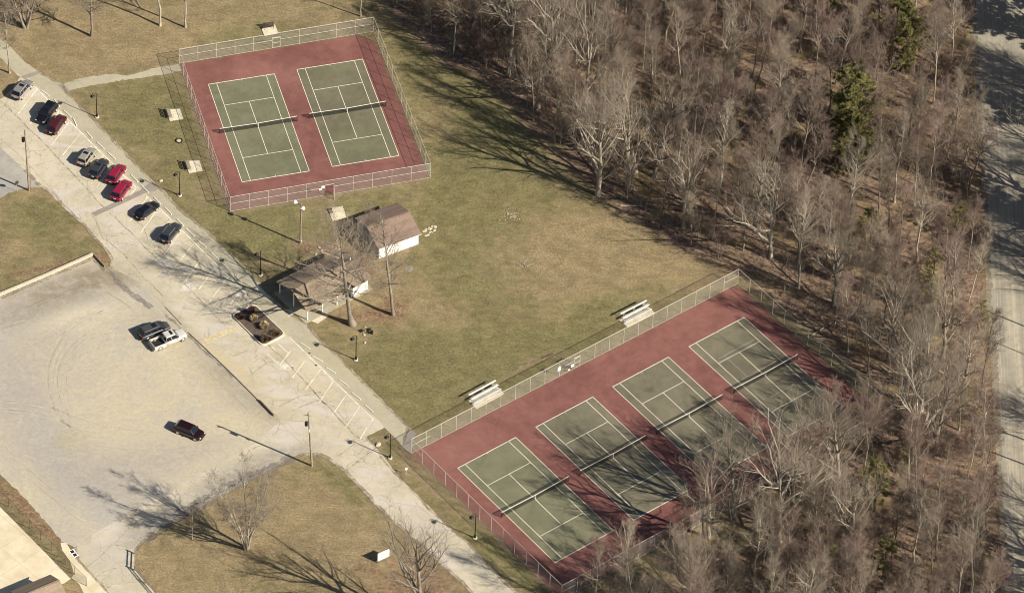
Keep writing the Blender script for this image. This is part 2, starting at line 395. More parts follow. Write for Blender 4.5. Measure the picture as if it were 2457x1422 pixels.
MAT = {}
MAT['ground'] = ground_mat()
MAT['lot'] = lot_mat()
tanA, tanB = (0.465, 0.41, 0.305), (0.585, 0.515, 0.39)
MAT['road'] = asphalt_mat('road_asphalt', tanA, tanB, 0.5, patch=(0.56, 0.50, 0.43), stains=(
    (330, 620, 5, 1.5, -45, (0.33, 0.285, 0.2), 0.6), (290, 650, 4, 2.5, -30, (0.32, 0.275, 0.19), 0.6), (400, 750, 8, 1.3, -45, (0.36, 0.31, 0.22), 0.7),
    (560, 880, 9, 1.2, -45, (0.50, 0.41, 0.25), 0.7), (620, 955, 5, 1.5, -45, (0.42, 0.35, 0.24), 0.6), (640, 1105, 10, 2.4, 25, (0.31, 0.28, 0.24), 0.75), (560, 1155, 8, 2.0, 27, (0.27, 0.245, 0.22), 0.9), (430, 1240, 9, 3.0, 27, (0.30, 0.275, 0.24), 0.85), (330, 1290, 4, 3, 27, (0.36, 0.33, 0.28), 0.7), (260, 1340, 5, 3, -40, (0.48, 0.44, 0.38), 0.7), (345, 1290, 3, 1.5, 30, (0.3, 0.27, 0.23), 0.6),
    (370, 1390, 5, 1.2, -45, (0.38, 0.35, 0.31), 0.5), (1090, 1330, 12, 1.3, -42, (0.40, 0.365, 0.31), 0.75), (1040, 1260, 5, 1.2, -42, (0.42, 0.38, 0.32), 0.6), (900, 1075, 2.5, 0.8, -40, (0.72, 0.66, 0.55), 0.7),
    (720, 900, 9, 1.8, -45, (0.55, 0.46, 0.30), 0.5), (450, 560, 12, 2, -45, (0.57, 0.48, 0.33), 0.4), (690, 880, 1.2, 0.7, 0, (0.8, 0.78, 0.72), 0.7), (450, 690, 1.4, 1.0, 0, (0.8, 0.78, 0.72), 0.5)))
MAT['walk'] = asphalt_mat('walkway_asphalt', (0.385, 0.345, 0.25), (0.46, 0.415, 0.305), 0.25, stains=((800, 870, 7, 1.5, -45, (0.42, 0.36, 0.22), 0.5), (600, 640, 6, 2, -45, (0.34, 0.30, 0.21), 0.4)))
MAT['patch'] = asphalt_mat('dark_patch_asphalt', (0.27, 0.24, 0.205), (0.33, 0.295, 0.25), 0.2)
MAT['dkroad'] = asphalt_mat('grey_asphalt', (0.32, 0.30, 0.275), (0.42, 0.385, 0.33), 0.2)
MAT['highway'] = asphalt_mat('highway_asphalt', (0.30, 0.27, 0.215), (0.38, 0.34, 0.268), 0.0, lanes=2.5, stains=((2445, 900, 30, 0.9, 92, (0.56, 0.49, 0.36), 0.5), (2440, 1250, 30, 0.9, 92, (0.56, 0.49, 0.36), 0.5)))
def pad_mat():
    m, n, b = newmat('concrete_pad'); t = NT(n)
    c = t.mix(t.ramp(t.noise(0.25, 5, 0.6), 0.35, 0.65), (0.60, 0.50, 0.34), (0.72, 0.63, 0.46))
    mp = n.nodes.new('ShaderNodeMapping'); mp.inputs['Rotation'].default_value = (0, 0, R(44)); n.links.new(t.coord(), mp.inputs[0])
    sx = n.nodes.new('ShaderNodeSeparateXYZ'); n.links.new(mp.outputs[0], sx.inputs[0])
    def seam(x): 
        f = t.math('FRACT', t.math('DIVIDE', t.math('ADD', x, 500.0), 4.2)); return t.math('LESS_THAN', f, 0.018)
    c = t.mix(t.math('MULTIPLY', t.math('MAXIMUM', seam(sx.outputs[0]), seam(sx.outputs[1])), 0.4), c, (0.3, 0.25, 0.17))
    c = t.mix(1.0, c, t.ramp(t.noise(6, 4, 0.7), 0.3, 0.7, 0.93, 1.06), 'MULTIPLY')
    n.links.new(c, b.inputs['Base Color']); b.inputs['Roughness'].default_value = 0.9
    return m
MAT['pad'] = pad_mat()
MAT['concrete'] = simple('light_concrete', (0.66, 0.59, 0.45), 0.9, var=0.1, scale=3)
MAT['curb'] = simple('curb_concrete', (0.70, 0.62, 0.47), 0.9, var=0.12, scale=3)
MAT['red'] = court_mat('red_court', (0.178, 0.075, 0.064), (0.245, 0.108, 0.091), ((640, 180, 9, 4, 10, (0.305, 0.142, 0.122), 0.5), (1100, 1080, 7, 5, 30, (0.295, 0.138, 0.118), 0.5)))
MAT['greenA'] = court_mat('green_court', (0.150, 0.148, 0.092), (0.19, 0.182, 0.116), ())
MAT['greenB'] = court_mat('olive_court', (0.140, 0.130, 0.084), (0.178, 0.163, 0.106), ((860, 350, 6, 4, 10, (0.172, 0.172, 0.10), 0.6), (800, 160, 6, 2, 10, (0.172, 0.172, 0.10), 0.5)))
MAT['greenC'] = court_mat('brown_green_court', (0.148, 0.134, 0.092), (0.188, 0.170, 0.118), ((1560, 935, 0.9, 0.7, 0, (0.11, 0.10, 0.065), 0.7),))
MAT['line'] = simple('white_line_paint', (0.78, 0.75, 0.62), 0.8, var=0.08, scale=2)
MAT['line2'] = simple('worn_lilac_line_paint', (0.42, 0.38, 0.36), 0.8, var=0.15, scale=2)
MAT['park_line'] = simple('worn_parking_paint', (0.80, 0.74, 0.58), 0.8, var=0.16, scale=1.5)
MAT['crack'] = simple('tar_seam', (0.27, 0.225, 0.155), 0.9, var=0.3, scale=1.5)
MAT['crack2'] = simple('pale_sealed_seam', (0.39, 0.34, 0.25), 0.9, var=0.3, scale=1.5)
MAT['yellow'] = simple('worn_yellow_paint', (0.60, 0.50, 0.31), 0.85, var=0.15, scale=2)
MAT['galv'] = simple('galvanised_steel', (0.62, 0.585, 0.50), 0.5, 0.0, var=0.06)
MAT['link'] = link_mat('chain_link', (0.44, 0.42, 0.37), 0.055, 0.105)
MAT['linkg'] = link_mat('green_chain_link', (0.20, 0.20, 0.14), 0.055, 0.12)
MAT['netm'] = link_mat('black_net', (0.02, 0.02, 0.02), 0.045, 0.30, diag=False)
MAT['white'] = simple('white_paint', (0.86, 0.85, 0.79), 0.6, var=0.03)
MAT['band'] = simple('white_net_band', (0.82, 0.80, 0.70), 0.8, var=0.04)
MAT['blockw'] = simple('white_block_wall', (0.90, 0.89, 0.83), 0.8, var=0.05, scale=1.2)
MAT['black'] = simple('black_metal', (0.018, 0.017, 0.017), 0.4, 0.2, var=0.1)
MAT['glassd'] = simple('dark_glass', (0.012, 0.014, 0.02), 0.08, 0.0, var=0.05, spec=0.6)
MAT['tyre'] = simple('tyre_rubber', (0.02, 0.02, 0.02), 0.8, var=0.1)
MAT['rim'] = simple('alloy_rim', (0.62, 0.60, 0.56), 0.3, 0.6, var=0.05)
MAT['headl'] = simple('headlight_glass', (0.75, 0.74, 0.70), 0.15, 0.2, var=0.05, spec=0.6)
MAT['taill'] = simple('red_taillight', (0.38, 0.02, 0.02), 0.2, var=0.05, spec=0.6)
MAT['track'] = track_mat('dry_tyre_dust', (0.66, 0.60, 0.46), .75)
MAT['trackd'] = track_mat('damp_tyre_rut', (0.36, 0.31, 0.24), .30)
MAT['stain'] = track_mat('asphalt_stain', (0.235, 0.215, 0.195), .8)
MAT['debris'] = track_mat('leaf_debris', (0.27, 0.20, 0.13), .70)
MAT['soil'] = track_mat('worn_soil', (0.36, 0.27, 0.175), .75)
MAT['roof'] = shingle_mat('brown_shingles', (0.285, 0.200, 0.155))
MAT['roof2'] = shingle_mat('tan_brown_shingles', (0.33, 0.25, 0.175))
MAT['roofg'] = shingle_mat('dark_grey_shingles', (0.12, 0.11, 0.11))
MAT['wood'] = simple('weathered_wood', (0.30, 0.24, 0.175), 0.85, var=0.2, scale=4)
MAT['woodd'] = simple('dark_timber', (0.10, 0.075, 0.055), 0.85, var=0.25, scale=4)
MAT['woodp'] = simple('pole_wood', (0.34, 0.275, 0.195), 0.85, var=0.18, scale=2)
MAT['benchd'] = simple('dark_brown_bench', (0.075, 0.055, 0.045), 0.6, var=0.15)
MAT['alu'] = simple('aluminium_plank', (0.84, 0.82, 0.76), 0.45, 0.1, var=0.04)
MAT['mulch'] = asphalt_mat('mulch', (0.085, 0.06, 0.048), (0.15, 0.115, 0.095), 0.0, grain=0.5)
MAT['grille'] = simple('iron_grate', (0.07, 0.055, 0.05), 0.6, 0.4)
MAT['rock'] = simple('pale_rock', (0.55, 0.49, 0.38), 0.9, var=0.15)
MAT['bark'] = bark_mat('grey_bark', (0.31, 0.265, 0.21))
MAT['barkp'] = bark_mat('pale_bark', (0.43, 0.38, 0.30))
MAT['barkd'] = bark_mat('dark_bark', (0.15, 0.12, 0.09))
MAT['twig'] = bark_mat('twigs', (0.30, 0.235, 0.18))
MAT['shadewall'] = simple('shaded_white_gable', (0.30, 0.30, 0.31), .8, var=.1)  # white shed wall, with the west gable's shade put into the colour
MAT['rubble'] = simple('tan_rubble', (0.44, 0.36, 0.25), .9, var=.2)
MAT['twigd'] = bark_mat('dark_twigs', (0.16, 0.125, 0.10))
MAT['twigr'] = bark_mat('reddish_twigs', (0.25, 0.172, 0.142))
MAT['twigp'] = bark_mat('pale_twigs', (0.32, 0.262, 0.20))
def needle_mat():
    m, n, b = newmat('pine_needles'); t = NT(n)
    tc = n.nodes.new('ShaderNodeTexCoord'); t.co = tc.outputs['Object']
    c = t.mix(t.ramp(t.noise(1.1, 4, 0.7), 0.33, 0.67), (0.14, 0.14, 0.048), (0.33, 0.295, 0.115))
    n.links.new(c, b.inputs['Base Color']); b.inputs['Roughness'].default_value = 0.8; b.inputs['Specular IOR Level'].default_value = 0.2
    return m
MAT['needle'] = needle_mat()
MAT['dry'] = simple('dry_ornamental_grass', (0.62, 0.50, 0.29), 0.9, var=0.3, scale=3)
MAT['shrub'] = simple('brown_red_shrub', (0.16, 0.09, 0.07), 0.9, var=0.35, scale=4)
MAT['shrubg'] = simple('olive_shrub', (0.18, 0.13, 0.07), 0.9, var=0.35, scale=4)
# ------------------------------------------------------------------ terrain and paving
rng = random.Random(7)
def densify(P, step, closed=True):
    out = []
    n = len(P)
    for i in range(n if closed else n-1):
        a, b = P[i], P[(i+1) % n]
        L = math.hypot(b[0]-a[0], b[1]-a[1]); k = max(1, int(L/step))
        for j in range(k): out.append((a[0]+(b[0]-a[0])*j/k, a[1]+(b[1]-a[1])*j/k))
    if not closed: out.append(P[-1])
    return out
def area(P): return 0.5*sum(P[i][0]*P[(i+1) % len(P)][1]-P[(i+1) % len(P)][0]*P[i][1] for i in range(len(P)))
def sheet(name, px, z, mat, jit=0.05, step=0.6, world=False, kind='structure', parent=None):
    P = list(px) if world else [G(x, y) for x, y in px]
    if area(P) < 0: P = P[::-1]
    D = densify(P, step) if jit else P
    if jit:
        w = 0; Q = []
        for (x, y) in D:
            w = w*0.6 + rng.gauss(0, jit); a = rng.uniform(0, 6.28)
            Q.append((x+w*math.cos(a)*0.7+rng.gauss(0, jit*0.5), y+w*math.sin(a)*0.7+rng.gauss(0, jit*0.5)))
        D = Q
    me = bpy.data.meshes.new(name); me.from_pydata([(x, y, z) for x, y in D], [], [tuple(range(len(D)))]); me.update()
    me.materials.append(mat)
    o = bpy.data.objects.new(name, me); COL.objects.link(o)
    if parent: o.parent = parent
    if kind: o['kind'] = kind
    return o
def strips(name, lines, z, mat, jit=0.0, step=0.5, world=False, kind='structure'):
    """ribbons (polyline px, width m) in one mesh"""
    V = []; F = []
    for pl, wd in lines:
        P = [p if world else G(*p) for p in pl]
        D = densify(P, step, False) if jit else P
        if jit:
            wob = 0; Q = []
            for i, (x, y) in enumerate(D):
                wob = wob*0.75+rng.gauss(0, jit); Q.append((x+wob, y+wob*0.6+rng.gauss(0, jit*0.3)))
            D = Q
        b = len(V)
        for i, (x, y) in enumerate(D):
            a, c = D[max(i-1, 0)], D[min(i+1, len(D)-1)]
            dx, dy = c[0]-a[0], c[1]-a[1]; L = math.hypot(dx, dy) or 1
            ww = wd/2*(1 if not jit else rng.uniform(0.45, 1.35))
            V += [(x-dy/L*ww, y+dx/L*ww, z), (x+dy/L*ww, y-dx/L*ww, z)]
        for i in range(len(D)-1): F.append((b+2*i, b+2*i+1, b+2*i+3, b+2*i+2))
    me = bpy.data.meshes.new(name); me.from_pydata(V, [], F); me.update(); me.materials.append(mat)
    # make all faces look up
    for p in me.polygons:
        if p.normal.z < 0: p.flip()
    o = bpy.data.objects.new(name, me); COL.objects.link(o)
    if kind: o['kind'] = kind
    return o

FOREST = [G(x, y) for x, y in ((860, -160), (905, -20), (985, 50), (1065, 135), (1165, 185), (1235, 245), (1300, 320), (1400, 415), (1480, 475), (1580, 545), (1660, 600), (1762, 640), (1860, 705), (1965, 790), (2075, 890), (2150, 960), (2120, 1030), (1990, 1100), (1800, 1190), (1600, 1300), (1500, 1370), (1420, 1460), (1400, 1700), (2385, 1700), (2378, 1422), (2372, 1200), (2368, 1000), (2345, 800), (2338, 600), (2330, 400), (2318, 200), (2312, 0), (2310, -160))]
def inside_arr(P, X, Y):
    ins = np.zeros(X.shape, bool); n = len(P)
    for i in range(n):
        x0, y0 = P[i]; x1, y1 = P[(i+1) % n]
        c = ((y0 > Y) != (y1 > Y)) & (X < (x1-x0)*(Y-y0)/((y1-y0) or 1e-9)+x0)
        ins ^= c
    return ins
def dist_arr(P, X, Y):
    d = np.full(X.shape, 1e9); n = len(P)
    for i in range(n):
        x0, y0 = P[i]; x1, y1 = P[(i+1) % n]; dx, dy = x1-x0, y1-y0; L = dx*dx+dy*dy or 1e-9
        t = np.clip(((X-x0)*dx+(Y-y0)*dy)/L, 0, 1)
        d = np.minimum(d, np.hypot(X-x0-t*dx, Y-y0-t*dy))
    return d
fx = np.concatenate([[-900, -400, -200, -140], np.arange(-112, 112, 0.6), [140, 200, 400, 900]])
fy = np.concatenate([[-700, -300, -150], np.arange(-95, 95, 0.6), [130, 200, 400, 1200, 2500]])
GX, GY = np.meshgrid(fx, fy)
ins = inside_arr(FOREST, GX, GY); dd = dist_arr(FOREST, GX, GY); sdist = np.where(ins, dd, -dd)
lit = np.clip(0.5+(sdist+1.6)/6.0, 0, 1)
green = np.full(GX.shape, 0.42); brown = np.zeros(GX.shape)
def paint(arr, px, py, rx, ry, val, ang=0):
    c = G(px, py); a = math.radians(ang)
    u = ((GX-c[0])*math.cos(a)+(GY-c[1])*math.sin(a))/rx; v = (-(GX-c[0])*math.sin(a)+(GY-c[1])*math.cos(a))/ry
    arr += val*np.exp(-(u*u+v*v))
for b in ((330, 270, 8, 7, .55), (420, 400, 8, 12, .45), (300, 210, 6, 4, .35), (470, 520, 8, 3, .35), (600, 560, 9, 6, .55), (680, 540, 6, 5, .4), (1020, 180, 6, 14, .5), (1060, 330, 5, 10, .1), (1100, 420, 7, 8, .45),
          (1180, 230, 6, 8, .5), (1220, 340, 8, 8, .45), (1130, 520, 12, 6, .45), (880, 480, 9, 2.5, .4), (1080, 620, 10, 8, .35), (1300, 480, 9, 5, .4), (1180, 730, 8, 6, .3), (1130, 860, 14, 7, .65), (1000, 900, 8, 9, .5), (1270, 850, 12, 3, .45, 0, 28), (1500, 720, 12, 3, .4, 0, 28), (1400, 790, 10, 3, .45, 0, 28), (1000, 980, 5, 5, .4),
          (800, 1148, 3.5, 2.5, .55, 0, -45), (850, 1195, 3.5, 1.6, .6, 0, -45), (890, 1238, 3, 1.2, .5, 0, -45), (1100, 1255, 16, 1.6, .55, 0, -42), (1240, 1370, 8, 2, .6, 0, -42), (940, 1050, 3, 3, .3), (640, 1370, 8, 3, .25), (660, 1420, 6, 2, .2), (95, 540, 5, 4, .6), (110, 500, 4, 3, .4), (150, 600, 5, 2, .5), (20, 680, 5, 3, .3), (700, 90, 14, 5, .35), (520, 90, 8, 3, .25), (1500, 1400, 6, 6, .4), (560, 600, 6, 3, .3)):
    paint(green, b[0], b[1], b[2], b[3], b[4], b[6] if len(b) > 6 else 0)
for b in ((1480, 570, 15, 8, -.7), (1360, 620, 10, 6, -.3), (1600, 640, 10, 5, -.4), (220, 110, 22, 6, -.6), (100, 60, 10, 10, -.5), (400, 60, 14, 5, -.45), (760, 40, 12, 4, -.3), (1010, 330, 2.5, 12, -.35), (1060, 260, 2, 10, -.3), (1160, 480, 3, 2, -.3), (850, 1290, 18, 9, -.45), (620, 1230, 16, 7, -.45), (450, 1350, 12, 6, -.4), (1090, 1230, 18, .6, -.5), (180, 470, 8, 2, -.4), (30, 600, 6, 2, -.5), (60, 560, 5, 2, -.3), (960, 700, 4, 6, -.5), (900, 740, 6, 3, -.5), (870, 660, 7, 4, -.4), (1300, 760, 6, 2, -.3), (1340, 700, 9, 1, -.4), (1100, 760, 3, 4, -.3), (960, 480, 9, 1, -.3), (1240, 1000, 1, 1, -.1), (420, 1380, 9, 5, -.4), (480, 480, 2, 8, -.2), (540, 490, 3, 3, -.3), (220, 285, 2, 2, -.4), (340, 400, 3, 5, -.35), (600, 620, 5, 3, -.3), (2320, 300, 6, 60, -.6), (2370, 1250, 3, 20, -.8)):
    paint(green, b[0], b[1], b[2], b[3], b[4])
for b in ((940, 740, 3, 3.5, .8), (850, 760, 5, 2.5, .7), (800, 600, 6, 4, .5), (870, 650, 8, 4, .55), (1230, 518, 1.6, 1.6, .5), (1260, 635, 1.2, 1.0, .5), (40, 40, 8, 8, .4), (215, 70, 4, 4, .4), (385, 50, 5, 3, .35), (720, 590, 2.5, 1.5, .5), (455, 300, .9, 14, .30, 17), (505, 440, .9, 6, .3, 17), (1000, 1100, 1.5, 5, .5), (960, 1090, 2, 4, .3), (120, 640, 12, 1.0, .8, 22), (255, 620, 1.5, 3, .6), (600, 1310, 4, 4, .3), (60, 1220, 22, 2.2, .75, -47), (860, 1380, 20, 6, .35), (1020, 1420, 9, 8, .5), (2350, 500, 3.5, 60, .5), (2378, 1250, 3, 30, .9), (1150, 1350, 10, .6, .3, -42), (1180, 1300, 20, 0.8, .4, -42), (905, 1062, 2, 2, .5)):
    paint(brown, b[0], b[1], b[2], b[3], b[4], b[5] if len(b) > 5 else 0)
# grassy openings in the wood
for b in ((1990, 980, 4, 2, -.5), (1720, 1265, 7, 3, -.9), (1560, 1380, 6, 5, -.7), (1800, 1310, 6, 2, -.6), (1960, 1150, 4, 3, -.5), (1825, 665, 2, 2, -.5), (2080, 830, 2, 1, -.2)):
    paint(lit, *b)
nx, ny = len(fx), len(fy)
me = bpy.data.meshes.new('ground')
V = np.stack([GX.ravel(), GY.ravel(), np.zeros(GX.size)], 1)
idx = np.arange(nx*ny).reshape(ny, nx)
F = np.stack([idx[:-1, :-1], idx[:-1, 1:], idx[1:, 1:], idx[1:, :-1]], -1).reshape(-1, 4)
me.vertices.add(len(V)); me.vertices.foreach_set('co', V.ravel())
me.loops.add(F.size); me.loops.foreach_set('vertex_index', F.ravel().astype(np.int32))
me.polygons.add(len(F)); me.polygons.foreach_set('loop_start', np.arange(0, F.size, 4, dtype=np.int32))
ca = me.color_attributes.new(name='zone', type='FLOAT_COLOR', domain='POINT')
colr = np.stack([np.clip(green, 0, 1.3), np.clip(lit, 0, 1), np.clip(brown, 0, 1), np.ones_like(green)], -1).reshape(-1)
ca.data.foreach_set('color', colr.astype(np.float32))
me.update(calc_edges=True); me.validate()
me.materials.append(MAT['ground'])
go = bpy.data.objects.new('ground', me); COL.objects.link(go); go['kind'] = 'structure'

sheet('gravel_lot', [(-90, 745), (0, 711), (224, 616), (251, 645), (263, 640), (300, 640), (420, 740), (720, 1010), (640, 1080), (200, 1330), (172, 1309), (147, 1297), (92, 1230), (55, 1190), (0, 1137), (-90, 1040)], .012, MAT['lot'], .12, .5)
sheet('side_lot', [(-90, 270), (0, 350), (40, 382), (100, 440), (94, 450), (67, 449), (20, 464), (0, 475), (-90, 505)], .016, MAT['dkroad'], .05)
ROADP = [(-90, 195), (-60, 60), (-10, 85), (24, 112), (60, 150), (91, 171), (101, 176), (152, 203), (162, 223), (189, 250), (236, 297), (300, 364), (364, 432), (388, 451), (428.6, 498), (499.5, 555.5), (557, 609.5), (620, 673), (660, 722), (700, 758), (739, 778), (764.7, 810), (803.5, 845.6), (868, 910), (916.7, 959), (958.8, 1001), (981, 1024), (975, 1049), (965, 1070), (948, 1050), (923, 1025), (881, 1046), (884, 1052), (916, 1089), (955, 1139.5), (1023, 1208), (1064.5, 1252), (1124, 1300), (1168, 1350), (1242.5, 1422), (1340, 1520), (1210, 1520), (1123.8, 1415), (1094, 1386), (1035, 1332), (957.6, 1264), (895, 1205), (827, 1131), (782.6, 1097), (767.7, 1092), (726, 1091), (699.5, 1101), (649, 1131), (604.5, 1154), (560, 1175), (495.6, 1212), (385.5, 1271), (341, 1300), (325, 1318), (322, 1365), (350, 1398), (385, 1430), (430, 1490), (300, 1490), (258, 1422), (183.6, 1343), (176, 1311), (216.6, 1304), (220, 1282), (286, 1245), (404, 1179), (551, 1098), (620, 1058), (668, 1012), (672, 1003), (622, 962), (480, 822), (454, 800), (435, 779), (393, 732), (325, 672), (272, 645), (263, 640), (266, 623), (250, 596), (219, 566), (202, 542), (175, 518), (145, 491), (118, 461), (94, 447), (60, 408), (20, 372), (0, 353), (-90, 270)]
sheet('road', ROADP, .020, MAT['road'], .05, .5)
# grass tongue between the path and the road, top left
sheet('grass_verge', [(-90, 80), (-20, 118), (8, 145), (47, 186), (30, 212), (12, 232), (0, 238), (-90, 215)], .030, MAT['ground'], .10, .5)
sheet('walkway', [(47, 184), (60, 190), (101, 176), (152, 203), (162, 223), (189, 250), (236, 297), (300, 364), (364, 432), (388, 451), (428.6, 498), (499.5, 555.5), (557, 609.5), (620, 673), (660, 722), (700, 758), (739, 778), (764.7, 810), (803.5, 845.6), (868, 910), (916.7, 959), (958.8, 1001), (981, 1024), (975, 1049), (965, 1070), (948, 1050), (923, 1025), (912, 1010), (880, 985), (845, 950), (810, 918), (775, 880), (735, 845), (695, 808), (683, 800), (614, 736), (590, 700), (540, 650), (470, 582), (415, 527), (356, 470), (331, 447), (232, 350), (170, 290), (90, 208)], .026, MAT['walk'], .03, .6)
sheet('path', [(-90, -10), (-60, 50), (-10, 84), (24, 112), (60, 150), (91, 171), (60, 189), (40, 175), (0, 137), (-60, 95), (-90, 80)], .028, MAT['walk'], .03, .6)
sheet('footpath', [(150, 203), (189, 189), (240, 180), (270, 177.5), (305, 182), (312, 180), (388, 160), (432, 153), (437, 170), (395, 179), (330, 188), (310.5, 190.7), (216, 206), (179, 214), (165, 218)], .014, MAT['walk'], .09, .5)
for pl in ([(50.6, 184), (89.4, 170.4), (101, 175.5), (60, 190)], [(138.4, 202.5), (152, 202), (168.7, 219.4), (157, 225)], [(219.4, 511.6), (337.5, 456), (347, 446), (366, 436), (388, 449), (371, 459), (354, 461), (229.5, 519)], [(981.5, 1023.5), (998, 1040), (984.7, 1087), (964, 1071)]):
    sheet('asphalt_patch', pl, .031, MAT['patch'], .03, .5)
sheet('speed_hump_marking', [(482, 830), (490, 813), (530, 797), (558, 783), (569, 786), (566, 792), (535, 806), (497, 826)], .031, MAT['yellow'], .05, .4)
sheet('concrete_apron', [(-90, 1125), (0, 1215), (72.7, 1288), (170, 1387), (153, 1399), (104, 1412), (60, 1470), (-90, 1470)], .014, MAT['pad'], .0)
sheet('pavement_strip', [(145, 1301), (159, 1301), (184, 1343), (258, 1422), (320, 1490), (235, 1490), (190, 1400), (171, 1386), (178, 1376), (168, 1345), (150, 1320)], .024, MAT['pad'], .02, .5)
sheet('highway', [(2325, -160), (2327, 0), (2332, 100), (2345, 300), (2358, 500), (2366, 715), (2380, 900), (2390, 1105), (2398, 1230), (2402, 1422), (2408, 1700), (2640, 1700), (2630, 1100), (2600, 500), (2570, -160)], .020, MAT['highway'], .10, .7)
strips('highway_edge_line', [([(2392, 700), (2398, 830), (2407, 960), (2414, 1080), (2424, 1200), (2432, 1320), (2440, 1500)], .14)], .030, MAT['line2'], .008, 2.0)

# parking markings
LL = lambda *a: list(a)
ml = [([(82.7, 209), (229.5, 354), (327, 451)], .13), ([(351, 471), (410, 527), (466, 582.5), (547, 662), (611, 724)], .13), ([(695, 808.4), (800, 913), (895.7, 1005.7), (891, 1012)], .13)]
for a, b in (((87.7, 216), (43.9, 273.4)), ((116, 243), (71, 299)), ((141, 268), (97.9, 324)), ((165.4, 293.6), (123.2, 349.3)), ((194, 320.6), (150, 373)), ((222, 348), (179, 397)), ((248, 374), (204, 424)), ((272, 397), (229.5, 452.6)), ((327, 451), (312, 470)),
             ((353, 475), (310.5, 532)), ((379.7, 500), (337.5, 559)), ((408, 528), (364.5, 586)), ((435.4, 553.8), (393, 613)), ((465.7, 582.5), (420, 640)), ((477.5, 628), (449, 667)), ((516.4, 640), (477.5, 694)), ((548.4, 663.5), (503, 722.6)), ((580.5, 694), (536.6, 751)),
             ((541, 742.8), (555, 760)), ((550, 732), (567, 750)), ((562, 721), (582, 741)), ((571, 707), (598, 733.5)), ((592, 706), (612, 726)),
             ((667.6, 824.6), (690, 845.6)), ((651.5, 831), (658, 839)), ((641.8, 848.8), (670.9, 876.3)), ((696.8, 842.3), (670.9, 876.3)), ((730.7, 866.6), (701.6, 906.4)), ((769.5, 886), (732.3, 936)), ((800.3, 913.5), (766.3, 965.3)), ((832.6, 944.3), (797, 996)), ((863.4, 975), (829.4, 1025)), ((881, 1025), (863.4, 1054))):
    ml.append(([a, b], .12))
ml = [(a, b*1.2) for a, b in ml]
strips('parking_lines', ml, .037, MAT['park_line'], .006, .8)
# worn wheelchair symbols
for k, (px, py) in enumerate(((692, 882), (528, 725), (455, 672))):
    c = G(px, py); s = .9; a = R(-50)
    def T(x, y, c=c, s=s, a=a): return (c[0]+s*(x*math.cos(a)-y*math.sin(a)), c[1]+s*(x*math.sin(a)+y*math.cos(a)))
    ring = [T(.45*math.cos(t)-.05, .45*math.sin(t)-.2) for t in np.linspace(R(100), R(400), 14)]
    strips('wheelchair_marking', [(ring, .11), ([T(-.12, .55), T(-.08, .1), T(.35, .1), T(.55, -.4), T(.7, -.36)], .13), ([T(-.1, .35), T(.28, .33)], .1), ([T(-.2, .72), T(-.04, .72)], .17)], .038, MAT['park_line'], .008, .3, world=True)

# tar-sealed seams and cracks read from the photograph
crk = [([(0, 241), (40, 280), (100, 338), (150, 392), (200, 445), (250, 498), (300, 545)], .22), ([(300, 545), (345, 590), (400, 640), (440, 678), (480, 720), (540, 780)], .13), ([(255, 575), (300, 610), (340, 660), (393, 712)], .18), ([(600, 790), (680, 860), (740, 925), (800, 990), (850, 1045), (880, 1060)], .22),
       ([(250, 575), (330, 590), (400, 610), (440, 640)], .12), ([(220, 512), (250, 575)], .1), ([(0, 330), (60, 385), (130, 460), (190, 530)], .07), ([(770, 940), (720, 950), (670, 975)], .16), ([(700, 985), (760, 960), (800, 975), (840, 1020)], .16), ([(560, 855), (600, 838)], .12), ([(600, 900), (640, 870), (655, 868)], .10),
       ([(810, 1095), (850, 1065), (900, 1050)], .13), ([(830, 1130), (870, 1095), (910, 1070)], .13), ([(845, 1120), (880, 1090), (915, 1075)], .1), ([(640, 1060), (600, 1080), (560, 1125)], .08), ([(275, 1305), (315, 1260), (330, 1215)], .07), ([(205, 1362), (240, 1335), (262, 1312), (268, 1306), (300, 1310), (312, 1318)], .09), ([(230, 1385), (250, 1370), (280, 1362)], .1),
       ([(1075, 1225), (1040, 1240), (1000, 1215), (920, 1200)], .06), ([(60, 480), (100, 520), (140, 560)], .04), ([(690, 1015), (800, 1130), (910, 1235), (1000, 1330)], .04), ([(310, 520), (345, 545), (360, 590), (390, 620)], .10), ([(230, 450), (275, 420)], .06), ([(390, 640), (430, 650), (455, 640)], .1),
       ([(620, 965), (680, 1020), (780, 1120)], .06), ([(560, 1175), (604.5, 1154), (649, 1131), (699.5, 1101), (726, 1091), (768, 1092)], .25), ([(827, 1131), (895, 1205), (957.6, 1264), (1035, 1332), (1094, 1386), (1124, 1416)], .12)]
strips('pavement_seams', crk, .034, MAT['crack2'], .035, .35)
rr = random.Random(11); ck = []
ROADW = [G(*p) for p in ROADP]
for i in range(70):
    t = rr.random()
    if t < .72: px = rr.uniform(0, 900); py = 300+px*0.86+rr.uniform(-20, 95)-0.0
    elif t < .85: px = rr.uniform(850, 1150); py = 1150+(px-900)*.93+rr.uniform(-40, 20)
    else: px = rr.uniform(230, 640); py = 1320-(px-230)*.55+rr.uniform(-20, 40)
    x, y = G(px, py)
    if not inside_arr(ROADW, np.array([x]), np.array([y]))[0]: continue
    a = rr.choice([R(-45), R(40), rr.uniform(0, 6.28)]); pts = [(x, y)]
    for k in range(rr.randint(4, 12)):
        a += rr.gauss(0, .65); x += .4*math.cos(a); y += .4*math.sin(a)
        if not inside_arr(ROADW, np.array([x]), np.array([y]))[0]: break
        pts.append((x, y))
    if len(pts) > 2: ck.append((pts, rr.uniform(.03, .09)))
strips('pavement_cracks', ck, .0355, MAT['crack2'], .03, .3, world=True)

